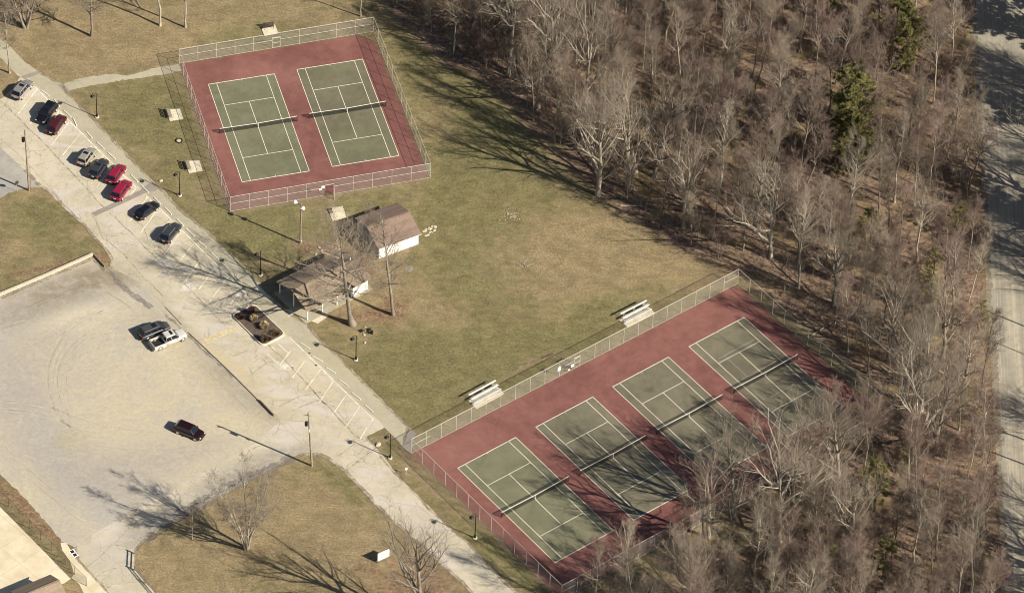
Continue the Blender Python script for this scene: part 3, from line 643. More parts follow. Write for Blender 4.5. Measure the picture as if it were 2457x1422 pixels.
trk = []; trd = []
def off(pl, dx, dy): return [(x+dx, y+dy) for x, y in pl]
def smooth(pl, k=3):
    for _ in range(k):
        q = [pl[0]]
        for a, b in zip(pl[:-1], pl[1:]): q += [(a[0]*.75+b[0]*.25, a[1]*.75+b[1]*.25), (a[0]*.25+b[0]*.75, a[1]*.25+b[1]*.75)]
        pl = q+[pl[-1]]
    return pl
for pl, w_ in (([(300, 735), (215, 752), (150, 795), (112, 860), (108, 925), (130, 990), (175, 1035)], .24), ([(330, 760), (235, 775), (172, 815), (135, 870), (130, 930), (152, 990)], .20), ([(300, 790), (220, 800), (165, 850), (150, 915), (160, 960)], .16),
               ([(-10, 956), (50, 960), (115, 972), (180, 1000), (250, 1020)], .22), ([(-10, 978), (45, 980), (110, 992), (190, 1030)], .2), ([(0, 783), (30, 775), (60, 768)], .2), ([(200, 1060), (330, 1080), (450, 1070), (560, 1030)], .14), ([(230, 1010), (330, 1035), (470, 1030)], .12),
               ([(0, 1060), (60, 1120), (130, 1180)], .14), ([(20, 1050), (80, 1110), (150, 1170)], .12), ([(260, 640), (350, 700), (400, 760), (420, 820)], .12), ([(240, 690), (320, 740), (350, 800), (330, 870)], .14), ([(380, 870), (330, 930), (250, 960), (180, 940)], .12), ([(180, 1240), (130, 1200), (70, 1150)], .12), ([(330, 690), (240, 730), (160, 780), (60, 830)], .14)):
    s_ = smooth(pl); trk += [(s_, w_*1.5), (off(s_, 13, 9), w_*1.2)]; trd += [(off(s_, 6, 4), w_*.6)]
for pl, w_ in (([(520, 850), (600, 925), (650, 985)], .12), ([(440, 835), (500, 890), (560, 950), (600, 990)], .10), ([(455, 830), (520, 890), (580, 950)], .08), ([(280, 660), (360, 740), (420, 800)], .10), ([(60, 740), (150, 700), (250, 665)], .3), ([(90, 735), (180, 690), (240, 680)], .4)):
    trd.append((smooth(pl), w_))
deb = []
i0 = ROADP.index((101, 176)); i1 = ROADP.index((923, 1025)); deb.append((off(ROADP[i0:i1], -2, 1), .55))
i0 = ROADP.index((881, 1046)); i1 = ROADP.index((1340, 1520)); deb.append((off(ROADP[i0:i1+1], -2, 1), .5))
i0 = ROADP.index((1210, 1520)); i1 = ROADP.index((322, 1365)); deb.append((off(ROADP[i0:i1], 2, -2), .6))
i0 = ROADP.index((258, 1422)); i1 = ROADP.index((176, 1311)); deb.append((off(ROADP[i0:i1+1], 3, 0), .4))
i0 = ROADP.index((272, 645)); i1 = ROADP.index((20, 372)); deb.append((off(ROADP[i0:i1], 2, -1), .6))
deb += [([(2332, 0), (2338, 100), (2350, 300), (2363, 500), (2372, 715), (2386, 900), (2396, 1105), (2404, 1230), (2408, 1422), (2414, 1600)], 1.1), ([(3, 714), (110, 668), (222, 620), (250, 648), (265, 650)], .8)]
strips('edge_debris', deb, .0400, MAT['debris'], .05, .5)
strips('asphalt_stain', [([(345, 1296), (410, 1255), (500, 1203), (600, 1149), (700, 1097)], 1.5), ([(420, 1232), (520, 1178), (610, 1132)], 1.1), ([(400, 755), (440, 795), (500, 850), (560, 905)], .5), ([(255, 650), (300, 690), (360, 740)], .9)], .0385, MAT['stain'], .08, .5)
strips('tyre_tracks', trk, .0150, MAT['track'], .012, .6); strips('tyre_ruts', trd, .0165, MAT['trackd'], .012, .6)
# ------------------------------------------------------------------ tennis courts
CW, CL, SW, SV = 10.97/2, 23.77/2, 8.23/2, 6.40
COURTS = [('A', -41.777, 36.192, 17.15, 'greenA'), ('B', -27.732, 40.709, 17.15, 'greenB'), ('C', 4.778, -43.091, 39.3, 'greenA'), ('D', 16.252, -33.802, 39.3, 'greenC'), ('E', 27.706, -24.502, 39.3, 'greenC'), ('F', 39.316, -15.067, 39.3, 'greenC')]
def crt(c, x, y):
    a = R(c[3]); return (c[1]+x*math.cos(a)-y*math.sin(a), c[2]+x*math.sin(a)+y*math.cos(a))
for c in COURTS:
    q = lambda x, y: crt(c, x, y)
    sheet('tennis_court', [q(-CW, -CL), q(CW, -CL), q(CW, CL), q(-CW, CL)], .027, MAT[c[4]], 0, world=True)
    h = .045
    ls = [([q(-CW-h, CL), q(CW+h, CL)], .12), ([q(-CW-h, -CL), q(CW+h, -CL)], .12), ([q(-CW, -CL), q(-CW, CL)], .09), ([q(CW, -CL), q(CW, CL)], .09), ([q(-SW, -CL), q(-SW, CL)], .09), ([q(SW, -CL), q(SW, CL)], .09), ([q(-SW, SV), q(SW, SV)], .09), ([q(-SW, -SV), q(SW, -SV)], .09), ([q(0, -SV), q(0, SV)], .09), ([q(0, CL-.35), q(0, CL)], .08), ([q(0, -CL), q(0, -CL+.35)], .08)]
    o = strips('court_lines', ls, .033, MAT['line'], 0, world=True)
    if c[0] == 'F':
        ls = [([q(-3.4, 7.2), q(3.4, 7.2)], .07), ([q(-3.4, 1.6), q(3.4, 1.6)], .05), ([q(-3.4, -1.4), q(-3.4, -4.0)], .05), ([q(-2.3, 1.6), q(-2.3, 7.2)], .05), ([q(3.4, 1.6), q(3.4, 7.2)], .05), ([q(-2.6, -3.9), q(3.0, -3.9)], .06), ([q(2.9, -1), q(2.9, -6)], .05)]
        strips('court_lines', ls, .031, MAT['line2'], 0, world=True)

def rect_from(p0, ang, L, Wd):
    a = R(ang); ux, uy = math.cos(a), math.sin(a)
    return [p0, (p0[0]+ux*L, p0[1]+uy*L), (p0[0]+ux*L+uy*Wd, p0[1]+uy*L-ux*Wd), (p0[0]+uy*Wd, p0[1]-ux*Wd)]
F1 = [G(430, 153), G(896, 76), G(1032.3, 426.5), G(552.3, 507.5)]           # NW NE SE SW
w2 = G(986.4, 1087.5); n2 = G(1770, 680); s2 = G(1347, 1438)
e2 = (n2[0]+s2[0]-w2[0], n2[1]+s2[1]-w2[1])
F2 = [w2, n2, e2, s2]
def lerp(a, b, t): return (a[0]+(b[0]-a[0])*t, a[1]+(b[1]-a[1])*t)
r1 = [F1[0], G(860, 83), G(905, 103), F1[2], F1[3]]
sheet('court_surface', r1, .020, MAT['red'], .05, .6, world=True)
d_n = lerp(n2, e2, .0)
sheet('court_surface', [w2, lerp(w2, n2, .985), lerp(n2, e2, .04), lerp(n2, lerp(n2, e2, 1), .35), e2, s2], .020, MAT['red'], .05, .6, world=True)

def inset(P, d):
    c = (sum(p[0] for p in P)/4, sum(p[1] for p in P)/4)
    return [(p[0]+(c[0]-p[0])*d, p[1]+(c[1]-p[1])*d) for p in P]
q1, q2 = inset(F1, .015), inset(F2, .010)
strips('court_edge_debris', [(q2[0:2], .22), (q2[1:3], .9), (q2[2:4], 1.0), (q2[3:]+q2[:1], .4), (q1[0:2], .3), (q1[1:3], .7), (q1[2:4], .25), (q1[3:]+q1[:1], .5)], .0225, MAT['debris'], .05, .6, world=True)
strips('worn_turf', [([(788, 478), (792, 500), (770, 540), (740, 580)], 1.2), ([(900, 628), (960, 606), (1015, 590)], .8), ([(430, 160), (470, 290), (520, 420), (548, 500)], .9), ([(552, 512), (700, 487), (860, 460), (1030, 430)], .6), ([(1000, 1095), (1100, 1192), (1220, 1312), (1330, 1425)], .9), ([(1383, 870), (1330, 850), (1240, 870)], .8), ([(1480, 760), (1600, 700), (1750, 655)], 1.0), ([(1105, 960), (1240, 890), (1330, 845)], .8), ([(930, 1030), (960, 1080), (1000, 1130), (1060, 1195)], .9)], .0045, MAT['soil'], .10, .5)
# ------------------------------------------------------------------ fences
def link_panel(root, p0, p1, h, z0=0.03, mat=None, name='chain_link'):
    L = math.hypot(p1[0]-p0[0], p1[1]-p0[1])
    mb = MB(); mb.quad((p0[0], p0[1], z0), (p1[0], p1[1], z0), (p1[0], p1[1], h), (p0[0], p0[1], h), uv=[(0, 0), (L, 0), (L, h-z0), (0, h-z0)])
    return mb.build(name, mat or MAT['link'], root)
def enclosure(corners, label, group, mids, gates, H=3.12, step=2.9):
    cx = sum(p[0] for p in corners)/4; cy = sum(p[1] for p in corners)/4
    root = empty('chain_link_fence', (cx, cy, 0), 0, label, 'fence', group)
    P = [(p[0]-cx, p[1]-cy) for p in corners]
    post = MB().tube([(0, 0, 0), (0, 0, H+.02)], .034, 8); pm = None
    def put(x, y):
        nonlocal pm
        if pm is None:
            pm = post.build('post', MAT['galv'], root); pm.location = (x, y, 0)
        else:
            o = pm.copy(); COL.objects.link(o); o.parent = root; o.location = (x, y, 0)
    for i in range(4):
        a, b = P[i], P[(i+1) % 4]; L = math.hypot(b[0]-a[0], b[1]-a[1])
        g = [x for x in gates if x[0] == i]
        segs = [(0.0, 1.0)]
        if g: t0, t1 = g[0][1]-g[0][2]/2/L, g[0][1]+g[0][2]/2/L; segs = [(0, t0), (t1, 1)]
        for (s0, s1) in segs:
            A, B = lerp(a, b, s0), lerp(a, b, s1); LL_ = L*(s1-s0); n = max(1, round(LL_/step))
            for k in range(n+1):
                if k == n and s1 == 1.0: continue
                q = lerp(A, B, k/n); put(*q)
            MB().tube([(A[0], A[1], .05), (B[0], B[1], .05)], .018, 5).build('bottom_rail', MAT['galv'], root)
            for (side, m0, m1) in mids:
                if side == i:
                    u0, u1 = max(m0, s0), min(m1, s1)
                    if u1 > u0:
                        C, D = lerp(a, b, u0), lerp(a, b, u1)
                        MB().tube([(C[0], C[1], H*.54), (D[0], D[1], H*.54)], .026, 6).build('mid_rail', MAT['galv'], root)
            link_panel(root, A, B, H)
        MB().tube([(a[0], a[1], H), (b[0], b[1], H)], .032, 6).build('top_rail', MAT['galv'], root)
        for x in g:
            A, B = lerp(a, b, t0), lerp(a, b, t1)
            MB().tube([(A[0], A[1], 2.2), (B[0], B[1], 2.2)], .035, 6).build('gate_rail', MAT['galv'], root)
            link_panel(root, A, B, H, 2.2)
            dx, dy = B[0]-A[0], B[1]-A[1]; wl = math.hypot(dx, dy)
            gr = None
            hx, hy = (B if x[3] else A)
            ang = math.atan2(dy, dx) + (math.pi if x[3] else 0) + R(x[4])
            ex, ey = hx+math.cos(ang)*wl*.96, hy+math.sin(ang)*wl*.96
            fr = MB(); hx += math.cos(ang)*.06; hy += math.sin(ang)*.06
            for (p, q) in (((hx, hy, .1), (hx, hy, 2.12)), ((ex, ey, .1), (ex, ey, 2.12)), ((hx, hy, .1), (ex, ey, .1)), ((hx, hy, 2.12), (ex, ey, 2.12)), ((hx, hy, 1.1), (ex, ey, 1.1))):
                fr.tube([p, q], .028, 6)
            gt = fr.build('gate', MAT['galv'], root)
            link_panel(gt, (hx, hy), (ex, ey), 2.1, .1)
            put(*A); put(*B)
    return root
def frac_on(i, C, px, py):
    a, b = C[i], C[(i+1) % 4]; g = G(px, py); dx, dy = b[0]-a[0], b[1]-a[1]
    return ((g[0]-a[0])*dx+(g[1]-a[1])*dy)/(dx*dx+dy*dy)
enclosure(F1, 'tall galvanised chain link fence enclosing the two-court tennis area beside the parking lane', 'tennis court fences',
          [(0, 0, 1), (2, 0, 1), (1, 0, 1), (3, 0, 1)],
          [(0, frac_on(0, F1, 662, 112), 1.45, 0, 0), (2, frac_on(2, F1, 790.5, 468), 1.4, 0, 80)])
enclosure(F2, 'long galvanised chain link fence enclosing the four-court tennis area by the wood', 'tennis court fences',
          [(0, 0, .055), (0, .46, .50), (0, .955, 1), (1, 0, .05), (3, .93, 1), (2, .96, 1)],
          [(0, frac_on(0, F2, 1383, 880), 1.2, 0, 0)])

# fence signs (flat panels wired to the mesh)
def fence_sign(px, py, z, w_, h_, side, C, label, rows=5):
    a, b = C[side], C[(side+1) % 4]; ang = math.atan2(b[1]-a[1], b[0]-a[0])
    t = frac_on(side, C, px, py); p = lerp(a, b, t)
    nx_, ny_ = math.sin(ang), -math.cos(ang)
    if side == 2: nx_, ny_ = nx_, ny_
    sgn = 1 if ny_ < 0 else -1
    r = empty('notice_sign', (p[0]+nx_*sgn*.06, p[1]+ny_*sgn*.06, z), ang if sgn > 0 else ang+math.pi, label, 'sign', 'notice signs on the court fences')
    MB().box((0, 0, 0), (w_, .02, h_)).build('panel', MAT['white'], r)
    m = MB()
    for k in range(rows):
        l = w_*(.75 if k % 2 else .6)
        m.box((0, -.013, h_*.32-k*h_*.64/max(1, rows-1)), (l, .004, h_*.05))
    m.build('lettering', MAT['line2'], r)
fence_sign(1338, 901, 1.75, .62, .80, 0, F2, 'larger white rules sign wired to the long court fence, left of its gate')
fence_sign(1370, 885, 0.95, .55, .55, 0, F2, 'smaller white notice on the long court fence, right beside the gate post', 4)
fence_sign(1362, 889, 0.45, .28, .30, 0, F2, 'smallest white notice low on the long court fence, near the gate', 3)
fence_sign(775, 471, 1.95, .50, .55, 2, F1, 'white notice on the two-court fence, next to its open gate', 4)
fence_sign(769, 472, 1.55, .42, .36, 2, F1, 'lower white notice on the two-court fence, overlapping the taller one by the open gate', 3)
# waste bin by the gate
g = G(1371, 883.5); r = empty('litter_bin', (g[0], g[1]), 0, 'small brown red litter bin just inside the gate of the four-court fence', 'bin')
MB().lathe([(.20, 0), (.24, .05), (.27, .62), (.28, .66), (.24, .66), (.23, .6)], n=14).build('bin_body', MAT['shrub'], r)
MB().lathe([(.285, .64), (.29, .68), (.24, .68)], n=14).build('rim', MAT['galv'], r)

# ------------------------------------------------------------------ nets
def make_net():
    r = empty('tennis_net', (0, 0, 0))
    HW = 6.38
    for s in (-1, 1):
        p = MB().lathe([(.055, 0), (.05, .02), (.045, 1.06), (.05, 1.08), (.03, 1.1)], (s*HW, 0, 0), 8).build('net_post', MAT['black'], r)
    MB().lathe([(.06, 0), (.07, .02), (.07, .09), (.05, .11)], (-HW, -.12, .72), 8).build('winch', MAT['black'], r)
    n = 16; xs = np.linspace(-HW, HW, n+1)
    top = lambda x: .914+.156*(abs(x)/HW)
    m = MB()
    for i in range(n):
        a, b = xs[i], xs[i+1]
        m.quad((a, 0, .03), (b, 0, .03), (b, 0, top(b)-.02), (a, 0, top(a)-.02), uv=[(a, 0), (b, 0), (b, top(b)), (a, top(a))])
    m.build('net_mesh', MAT['netm'], r)
    m = MB()
    for i in range(n):
        a, b = xs[i], xs[i+1]
        m.beam((a, 0, top(a)), (b, 0, top(b)), .045, .078)
    m.build('top_band', MAT['band'], r)
    MB().box((0, -.0, .46), (.06, .06, .88)).build('centre_strap', MAT['band'], r)
    return r
NETL = ['net across the left court of the fenced pair', 'net across the right court of the fenced pair', 'net on the court nearest the road of the row of four, left half shaded least', 'net on the second court from the road in the row of four', 'net on the third court from the road in the row of four', 'net on the far court of the row of four, nearest the wood']
net0 = make_net(); km = kidmap()
for i, c in enumerate(COURTS):
    o = net0 if i == 0 else copy_tree(net0, km)
    o.location = (c[1], c[2], 0.03); o.rotation_euler = (0, 0, R(c[3]))
    tag(o, 'tennis net, '+NETL[i].replace(', left half shaded least', ''), 'tennis net', 'tennis nets')

# ------------------------------------------------------------------ street lamps
def make_lamp():
    r = empty('street_lamp', (0, 0, 0))
    MB().lathe([(.34, -.1), (.34, .14), (.31, .17)], n=18).build('footing', MAT['concrete'], r)
    MB().lathe([(.20, .17), (.20, .24), (.15, .30), (.16, .55), (.11, .68), (.085, .9), (.08, 1.1)], n=12).build('base_shroud', MAT['black'], r, True)
    MB().lathe([(.078, 1.05), (.062, 3.6), (.085, 3.65), (.085, 3.74), (.058, 3.8), (.052, 5.15), (.03, 5.22), (.045, 5.27), (.01, 5.36)], n=10).build('pole', MAT['black'], r, True)
    # gooseneck arm towards -x with a scroll on the other side
    arm = MB().tube([(0, 0, 5.02), (-.18, 0, 5.17), (-.40, 0, 5.2), (-.58, 0, 5.1), (-.62, 0, 4.88)], .032, 6)
    arm.tube([(0, 0, 4.5), (-.2, 0, 4.62), (-.34, 0, 4.86), (-.3, 0, 5.1)], .02, 5)
    arm.build('arm', MAT['black'], r)
    a = [(.02+.24*math.sin(t), 0, 4.72+.26*math.cos(t)) for t in np.linspace(0.1, 3.0, 9)]
    MB().tube(a, .024, 5).build('scroll', MAT['black'], r)
    sh = MB().lathe([(.05, .34), (.08, .30), (.10, .18), (.22, .10), (.34, .02), (.36, -.04), (.33, -.06)][::-1], (-.62, 0, 4.56), 16).build('lamp_shade', MAT['black'], r, True)
    MB().lathe([(.05, -.22), (.15, -.18), (.19, -.08), (.18, -.03)], (-.62, 0, 4.56), 12).build('globe', MAT['headl'], r, True)
    return r
lamp0 = make_lamp(); km = kidmap()
LPOS = [(232.5, 281, 'at the top end of the car row, next to the footpath'), (431, 469, 'between the west side bench and the dark cross patch of asphalt'), (625, 660, 'at the north corner of the open pavilion'), (854, 863, 'on the lawn edge below the planter and the small grill'), (936, 1098, 'at the corner of the long court fence by the walkway end'), (1139.5, 1290, 'along the lower road beside the long court fence')]
for i, (px, py, t) in enumerate(LPOS):
    o = lamp0 if i == 0 else copy_tree(lamp0, km)
    g = G(px, py); o.location = (g[0], g[1], 0); o.rotation_euler = (0, 0, R(12))
    tag(o, 'black ornamental street lamp '+t, 'street lamp', 'black ornamental street lamps')

# ------------------------------------------------------------------ utility poles
def pole(px, py, tx, ty, H, label, kind):
    g = G(px, py)
    # lean: find the horizontal shift that brings the top to the photographed place
    p = PX(g[0], g[1], H); lx = (tx-p[0])/15.46
    r = empty('utility_pole' if kind != 'flood' else 'floodlight_pole', (g[0], g[1]), 0, label, 'pole')
    MB().tube([(0, 0, -.2), (lx*.5, 0, H*.5), (lx, 0, H)], [.17, .145, .11], 10).build('pole_shaft', MAT['woodp'] if kind != 'flood' else MAT['wood'], r)
    at = lambda z: lx*z/H
    if kind == 'a':
        MB().lathe([(.22, 0), (.25, .04), (.25, .75), (.20, .82)], (at(H-1.9)-.36, -.05, H-2.4), 12).build('transformer', MAT['black'], r)
        MB().tube([(at(H-1.4), 0, H-1.4), (at(H-1.4)-.36, -.05, H-1.62)], .03, 5).build('bracket', MAT['black'], r)
        MB().tube([(.30, -.1, 0), (.30, -.1, 5.2)], .055, 6).build('conduit', MAT['wood'], r)
    if kind == 'b':
        MB().lathe([(.20, 0), (.24, .04), (.24, .7), (.18, .78)], (at(H-2)-.38, -.1, H-2.7), 12).build('transformer', MAT['black'], r)
        MB().tube([(at(H-1.7), 0, H-1.7), (at(H-1.7)-.38, -.1, H-1.95)], .03, 5).build('bracket', MAT['black'], r)
        MB().box((at(H-3.6)+.02, -.19, H-3.7), (.14, .14, .5)).build('meter_box', MAT['white'], r)
        MB().beam((at(H-.6)-.75, .1, H-.6), (at(H-.6)+.35, -.1, H-.6), .09, .11).build('crossarm', MAT['woodp'], r)
        m = MB()
        for t in (-.65, -.1, .25): m.lathe([(.03, 0), (.045, .08), (.02, .14)], (at(H)+t, .02, H-.53), 6)
        m.build('insulators', MAT['white'], r)
    if kind == 'flood':
        MB().beam((lx-.75, .25, H-.12), (lx+.32, -.12, H-.12), .08, .08).build('crossarm', MAT['woodd'], r)
        for (x, y, z) in ((-1.0, .33, .16), (.28, -.16, -.62)):
            d = MB().lathe([(.08, .30), (.16, .26), (.30, .02), (.36, -.16), (.33, -.17)][::-1], (lx+x, y, H+z), 14).build('floodlight', MAT['white'], r, True)
            MB().lathe([(.07, 0), (.11, .03), (.11, .25), (.05, .3)], (lx+x+.30*(1 if x < 0 else -1), y-.12, H+z-.22), 8).build('ballast', MAT['white'], d, True)
        MB().tube([(.18, -.12, 0), (.18, -.12, 1.9)], .03, 5).build('conduit', MAT['galv'], r)
        MB().box((.19, -.16, .55), (.22, .14, .34)).build('switch_box', MAT['white'], r)
    return r
pole(70, 457, 59.5, 312, 12.9, 'leaning wooden utility pole at the grass corner left of the parked cars', 'a')
pole(748.5, 1117, 740, 990, 11.4, 'wooden utility pole with transformer at the tip of the grass island', 'b')
pole(720.5, 583, 723, 489, 8.35, 'wooden pole with two white floodlights between the fenced pair of courts and the brown shed', 'flood')

# small road signs
def road_sign(px, py, h, label, shape, mat, rz=0.0):
    g = G(px, py); r = empty('road_sign', (g[0], g[1]), rz, label, 'sign')
    MB().tube([(0, 0, 0), (0, 0, h)], .03, 6).build('sign_post', MAT['galv'], r)
    m = MB()
    if shape == 'oct':
        m.prism([(.38*math.cos(R(22.5+45*k)), .38*math.sin(R(22.5+45*k))) for k in range(8)], -.01, .01)
        m.v = [(x, -.05+z, h-.3+y) for x, y, z in m.v]
    else: m.box((0, -.045, h-.22), (.36, .02, .44))
    m.build('sign_panel', mat, r)
road_sign(41, 460, 2.3, 'small dark octagonal road sign beside the leaning utility pole', 'oct', MAT['benchd'], R(35))
road_sign(974.5, 1138, 1.5, 'small white sign on a short post in the verge below the lamp', 'rect', MAT['white'], R(10))

# ------------------------------------------------------------------ benches, bleachers
def slab(pl, label, cat='slab', name='concrete_slab', h=.10):
    P = [G(*p) for p in pl]
    if area(P) < 0: P = P[::-1]
    cx = sum(p[0] for p in P)/len(P); cy = sum(p[1] for p in P)/len(P)
    o = MB().prism([(p[0]-cx, p[1]-cy) for p in P], -.1, h).build(name, MAT['concrete'], None, False, .01)
    o.location = (cx, cy, 0); return tag(o, label, cat)
def bench(a, b, side, label, mat, mat2, z=.10, name='bench'):
    """a,b: px of seat-centre ends; side: +1 back on the left of a->b"""
    A, B = G(*a), G(*b); L = math.hypot(B[0]-A[0], B[1]-A[1]); ang = math.atan2(B[1]-A[1], B[0]-A[0])
    r = empty(name, ((A[0]+B[0])/2, (A[1]+B[1])/2, z), ang, label, 'bench', 'player benches on concrete slabs')
    for s in (-1, 1):
        m = MB(); x = s*(L/2-.12)
        m.tube([(x, -.22, 0), (x, -.2, .44), (x, .2*1, .42)], .03, 5); m.tube([(x, .26*side, 0), (x, .24*side, .42), (x, .42*side, .95)], .03, 5)
        m.build('leg_frame', mat2, r)
    m = MB()
    for k in range(3): m.box((0, (-.18+.17*k), .46), (L, .15, .04))
    m.build('seat', mat, r)
    m = MB()
    for k in range(3): m.box((0, (.275+.05*k)*side, .58+.15*k), (L, .035, .13))
    m.build('backrest', mat, r)
slab([(628.6, 74), (634.3, 87), (667.4, 80.5), (659.8, 60.3), (630, 65)], 'concrete slab under the bench outside the top fence of the two-court area')
bench((633, 71), (657, 67.5), 1, 'dark brown bench outside the top fence of the two-court area, facing the courts', MAT['benchd'], MAT['black'])
slab([(397, 264), (431.8, 262), (439.6, 286), (407.3, 291)], 'concrete slab under the upper of the two west side benches')
bench((410, 287), (403, 266.5), 1, 'upper of the two brown benches on the grass west of the fenced pair of courts', MAT['wood'], MAT['black'])
slab([(441.4, 387.5), (478.5, 386), (486.2, 410), (453.4, 415.6)], 'concrete slab under the lower of the two west side benches')
bench((455.5, 411.5), (448.5, 391), 1, 'lower of the two brown benches on the grass west of the fenced pair of courts', MAT['wood'], MAT['black'])
slab([(788.5, 506), (824, 500), (831, 521.5), (797, 530)], 'concrete slab under the pale bench between the open gate and the shed')
bench((798, 514), (824, 509.5), 1, 'pale bench on the slab between the open gate and the brown shed', MAT['rock'], MAT['galv'])
def bleacher(pl, label, lab2, group):
    P = [G(*p) for p in pl]     # back-left, back-right, front-right, front-left
    slab(pl, lab2, 'slab', h=.08)
    o_, bx = P[3], P[2]; ang = math.atan2(bx[1]-o_[1], bx[0]-o_[0]); L = math.hypot(bx[0]-o_[0], bx[1]-o_[1])
    cx = (P[0][0]+P[1][0]+P[2][0]+P[3][0])/4; cy = (P[0][1]+P[1][1]+P[2][1]+P[3][1])/4
    r = empty('bleacher', (cx, cy, .08), ang, label, 'bleacher', group)
    Lb = L-.25
    rows = ((-.30, .42, 0), (.38, .80, .30), (1.02, 1.20, .66))
    for k, (y, z, f) in enumerate(rows):
        MB().box((0, y, z), (Lb, .27, .045)).build('seat_plank', MAT['alu'], r)
        if f: MB().box((0, y-.30, f-.08), (Lb, .25, .04)).build('foot_plank', MAT['alu'], r)
    for x in (-Lb*.38, 0, Lb*.38):
        m = MB()
        m.tube([(x, -.42, 0), (x, 1.15, 0)], .025, 4); m.tube([(x, -.40, 0), (x, -.30, .39)], .025, 4); m.tube([(x, .38, 0), (x, .38, .77)], .025, 4); m.tube([(x, 1.05, 0), (x, 1.02, 1.17)], .025, 4); m.tube([(x, -.3, .38), (x, 1.02, 1.17)], .025, 4)
        m.build('frame', MAT['galv'], r)
bleacher([(1123, 961), (1190.7, 925), (1210.4, 944.3), (1142.9, 981)], 'three row aluminium bleacher beside the long fence, the one nearer the parking lane', 'concrete pad under the bleacher nearer the parking lane', 'aluminium bleachers')
bleacher([(1485.5, 768.5), (1552, 733), (1572.5, 751.6), (1506.7, 785.4)], 'three row aluminium bleacher beside the long fence, the one nearer the wood', 'concrete pad under the bleacher nearer the wood', 'aluminium bleachers')

# ------------------------------------------------------------------ buildings
def gable_building(eSL, eSR, eNR, he, rise, over, label, name, cat, roofmat, wallmat, open_bays=False):
    """eave corners given as photo px at eave height: south-left, south-right, north-right"""
    A, B, C = G(*eSL, he), G(*eSR, he), G(*eNR, he)
    L = math.hypot(B[0]-A[0], B[1]-A[1]); ang = math.atan2(B[1]-A[1], B[0]-A[0])
    nx_, ny_ = -math.sin(ang), math.cos(ang); Wd = abs((C[0]-B[0])*nx_+(C[1]-B[1])*ny_)
    cx, cy = (A[0]+B[0])/2+nx_*Wd/2, (A[1]+B[1])/2+ny_*Wd/2
    r = empty(name, (cx, cy), ang, label, cat)
    hx, hy = L/2, Wd/2
    rf = MB(); t = .12
    prof = [(-hy, he), (0, he+rise), (hy, he), (hy, he-t), (0, he+rise-t), (-hy, he-t)]
    rf.v = [(-hx, y, z) for y, z in prof]+[(hx, y, z) for y, z in prof]
    rf.f = [(5, 4, 1, 0), (4, 3, 2, 1), (6, 7, 10, 11), (7, 8, 9, 10)]+[(i, (i+1) % 6, 6+(i+1) % 6, 6+i) for i in range(6)]
    roof = rf.build('roof', roofmat, r)
    cap = MB().beam((-hx, 0, he+rise+.012), (hx, 0, he+rise+.012), .28, .03).build('ridge_cap', roofmat, roof)
    return r, hx, hy, L, Wd, ang, roof
# brown-roofed shed
he = 2.42
r, hx, hy, L, Wd, ang, roof = gable_building((907.8, 597.3), (1011, 560), (956, 485.3), he, 1.42, .3, 'white walled shed with a brown shingle gable roof on the lawn', 'shed', 'shed', MAT['roof'], None)
ow, og = .28, .30
wx, wy = hx-og, hy-ow
slp = 1.42/hy
wl = MB()
for s in (-1, 1):      # long walls
    wl.box((0, s*(wy-.1), (he-.12)/2), (2*wx, .2, he-.12))
wl.build('long_walls', MAT['blockw'], r)
for s in (-1, 1):      # gable ends
    g_ = MB(); y0 = wy-.2; zt = he-.14+slp*ow
    pts = [(-y0, 0), (y0, 0), (y0, zt), (0, he+1.42-.20), (-y0, zt)]
    n = 5; x0, x1 = s*wx, s*(wx-.2)
    g_.v = [(x0, y, z) for y, z in pts]+[(x1, y, z) for y, z in pts]
    g_.f = [(0, 1, 2, 3, 4), (9, 8, 7, 6, 5)]+[(i, (i+1) % 5, 5+(i+1) % 5, 5+i) for i in range(5)]
    gw = g_.build('gable_wall', MAT['shadewall'] if s < 0 else MAT['blockw'], r)  # west gable takes the darkened wall colour as painted shade
    if s < 0:
        d = MB().box((-wx-.03, .3, 1.03), (.05, .95, 2.06)).build('door', MAT['wood'], r)
        MB().lathe([(.02, 0), (.03, .02), (.02, .05)], (-wx-.07, .65, 1.0), 8).build('handle', MAT['black'], d)
MB().box((0, -hy-.02, he-.07), (2*hx, .04, .16)).build('fascia', MAT['woodd'], r)
MB().box((0, hy+.02, he-.07), (2*hx, .04, .16)).build('fascia', MAT['woodd'], r)
MB().tube([(-hx, -hy-.09, he-.03), (hx, -hy-.09, he-.05)], .055, 6).build('gutter', MAT['galv'], r)
MB().tube([(hx-.35, -hy-.09, he-.08), (hx-.35, -wy-.05, he-.4), (hx-.35, -wy-.05, .1)], .035, 6).build('downspout', MAT['white'], r)
MB().tube([(-hx*.28, -.15, he+1.2), (-hx*.28, -.15, he+1.85)], .07, 8).build('vent_pipe', MAT['white'], roof)
MB().lathe([(.16, 0), (.1, .12), (.08, .14)], (-hx*.28, -.15, he+1.28), 8).build('pipe_flashing', MAT['white'], roof)
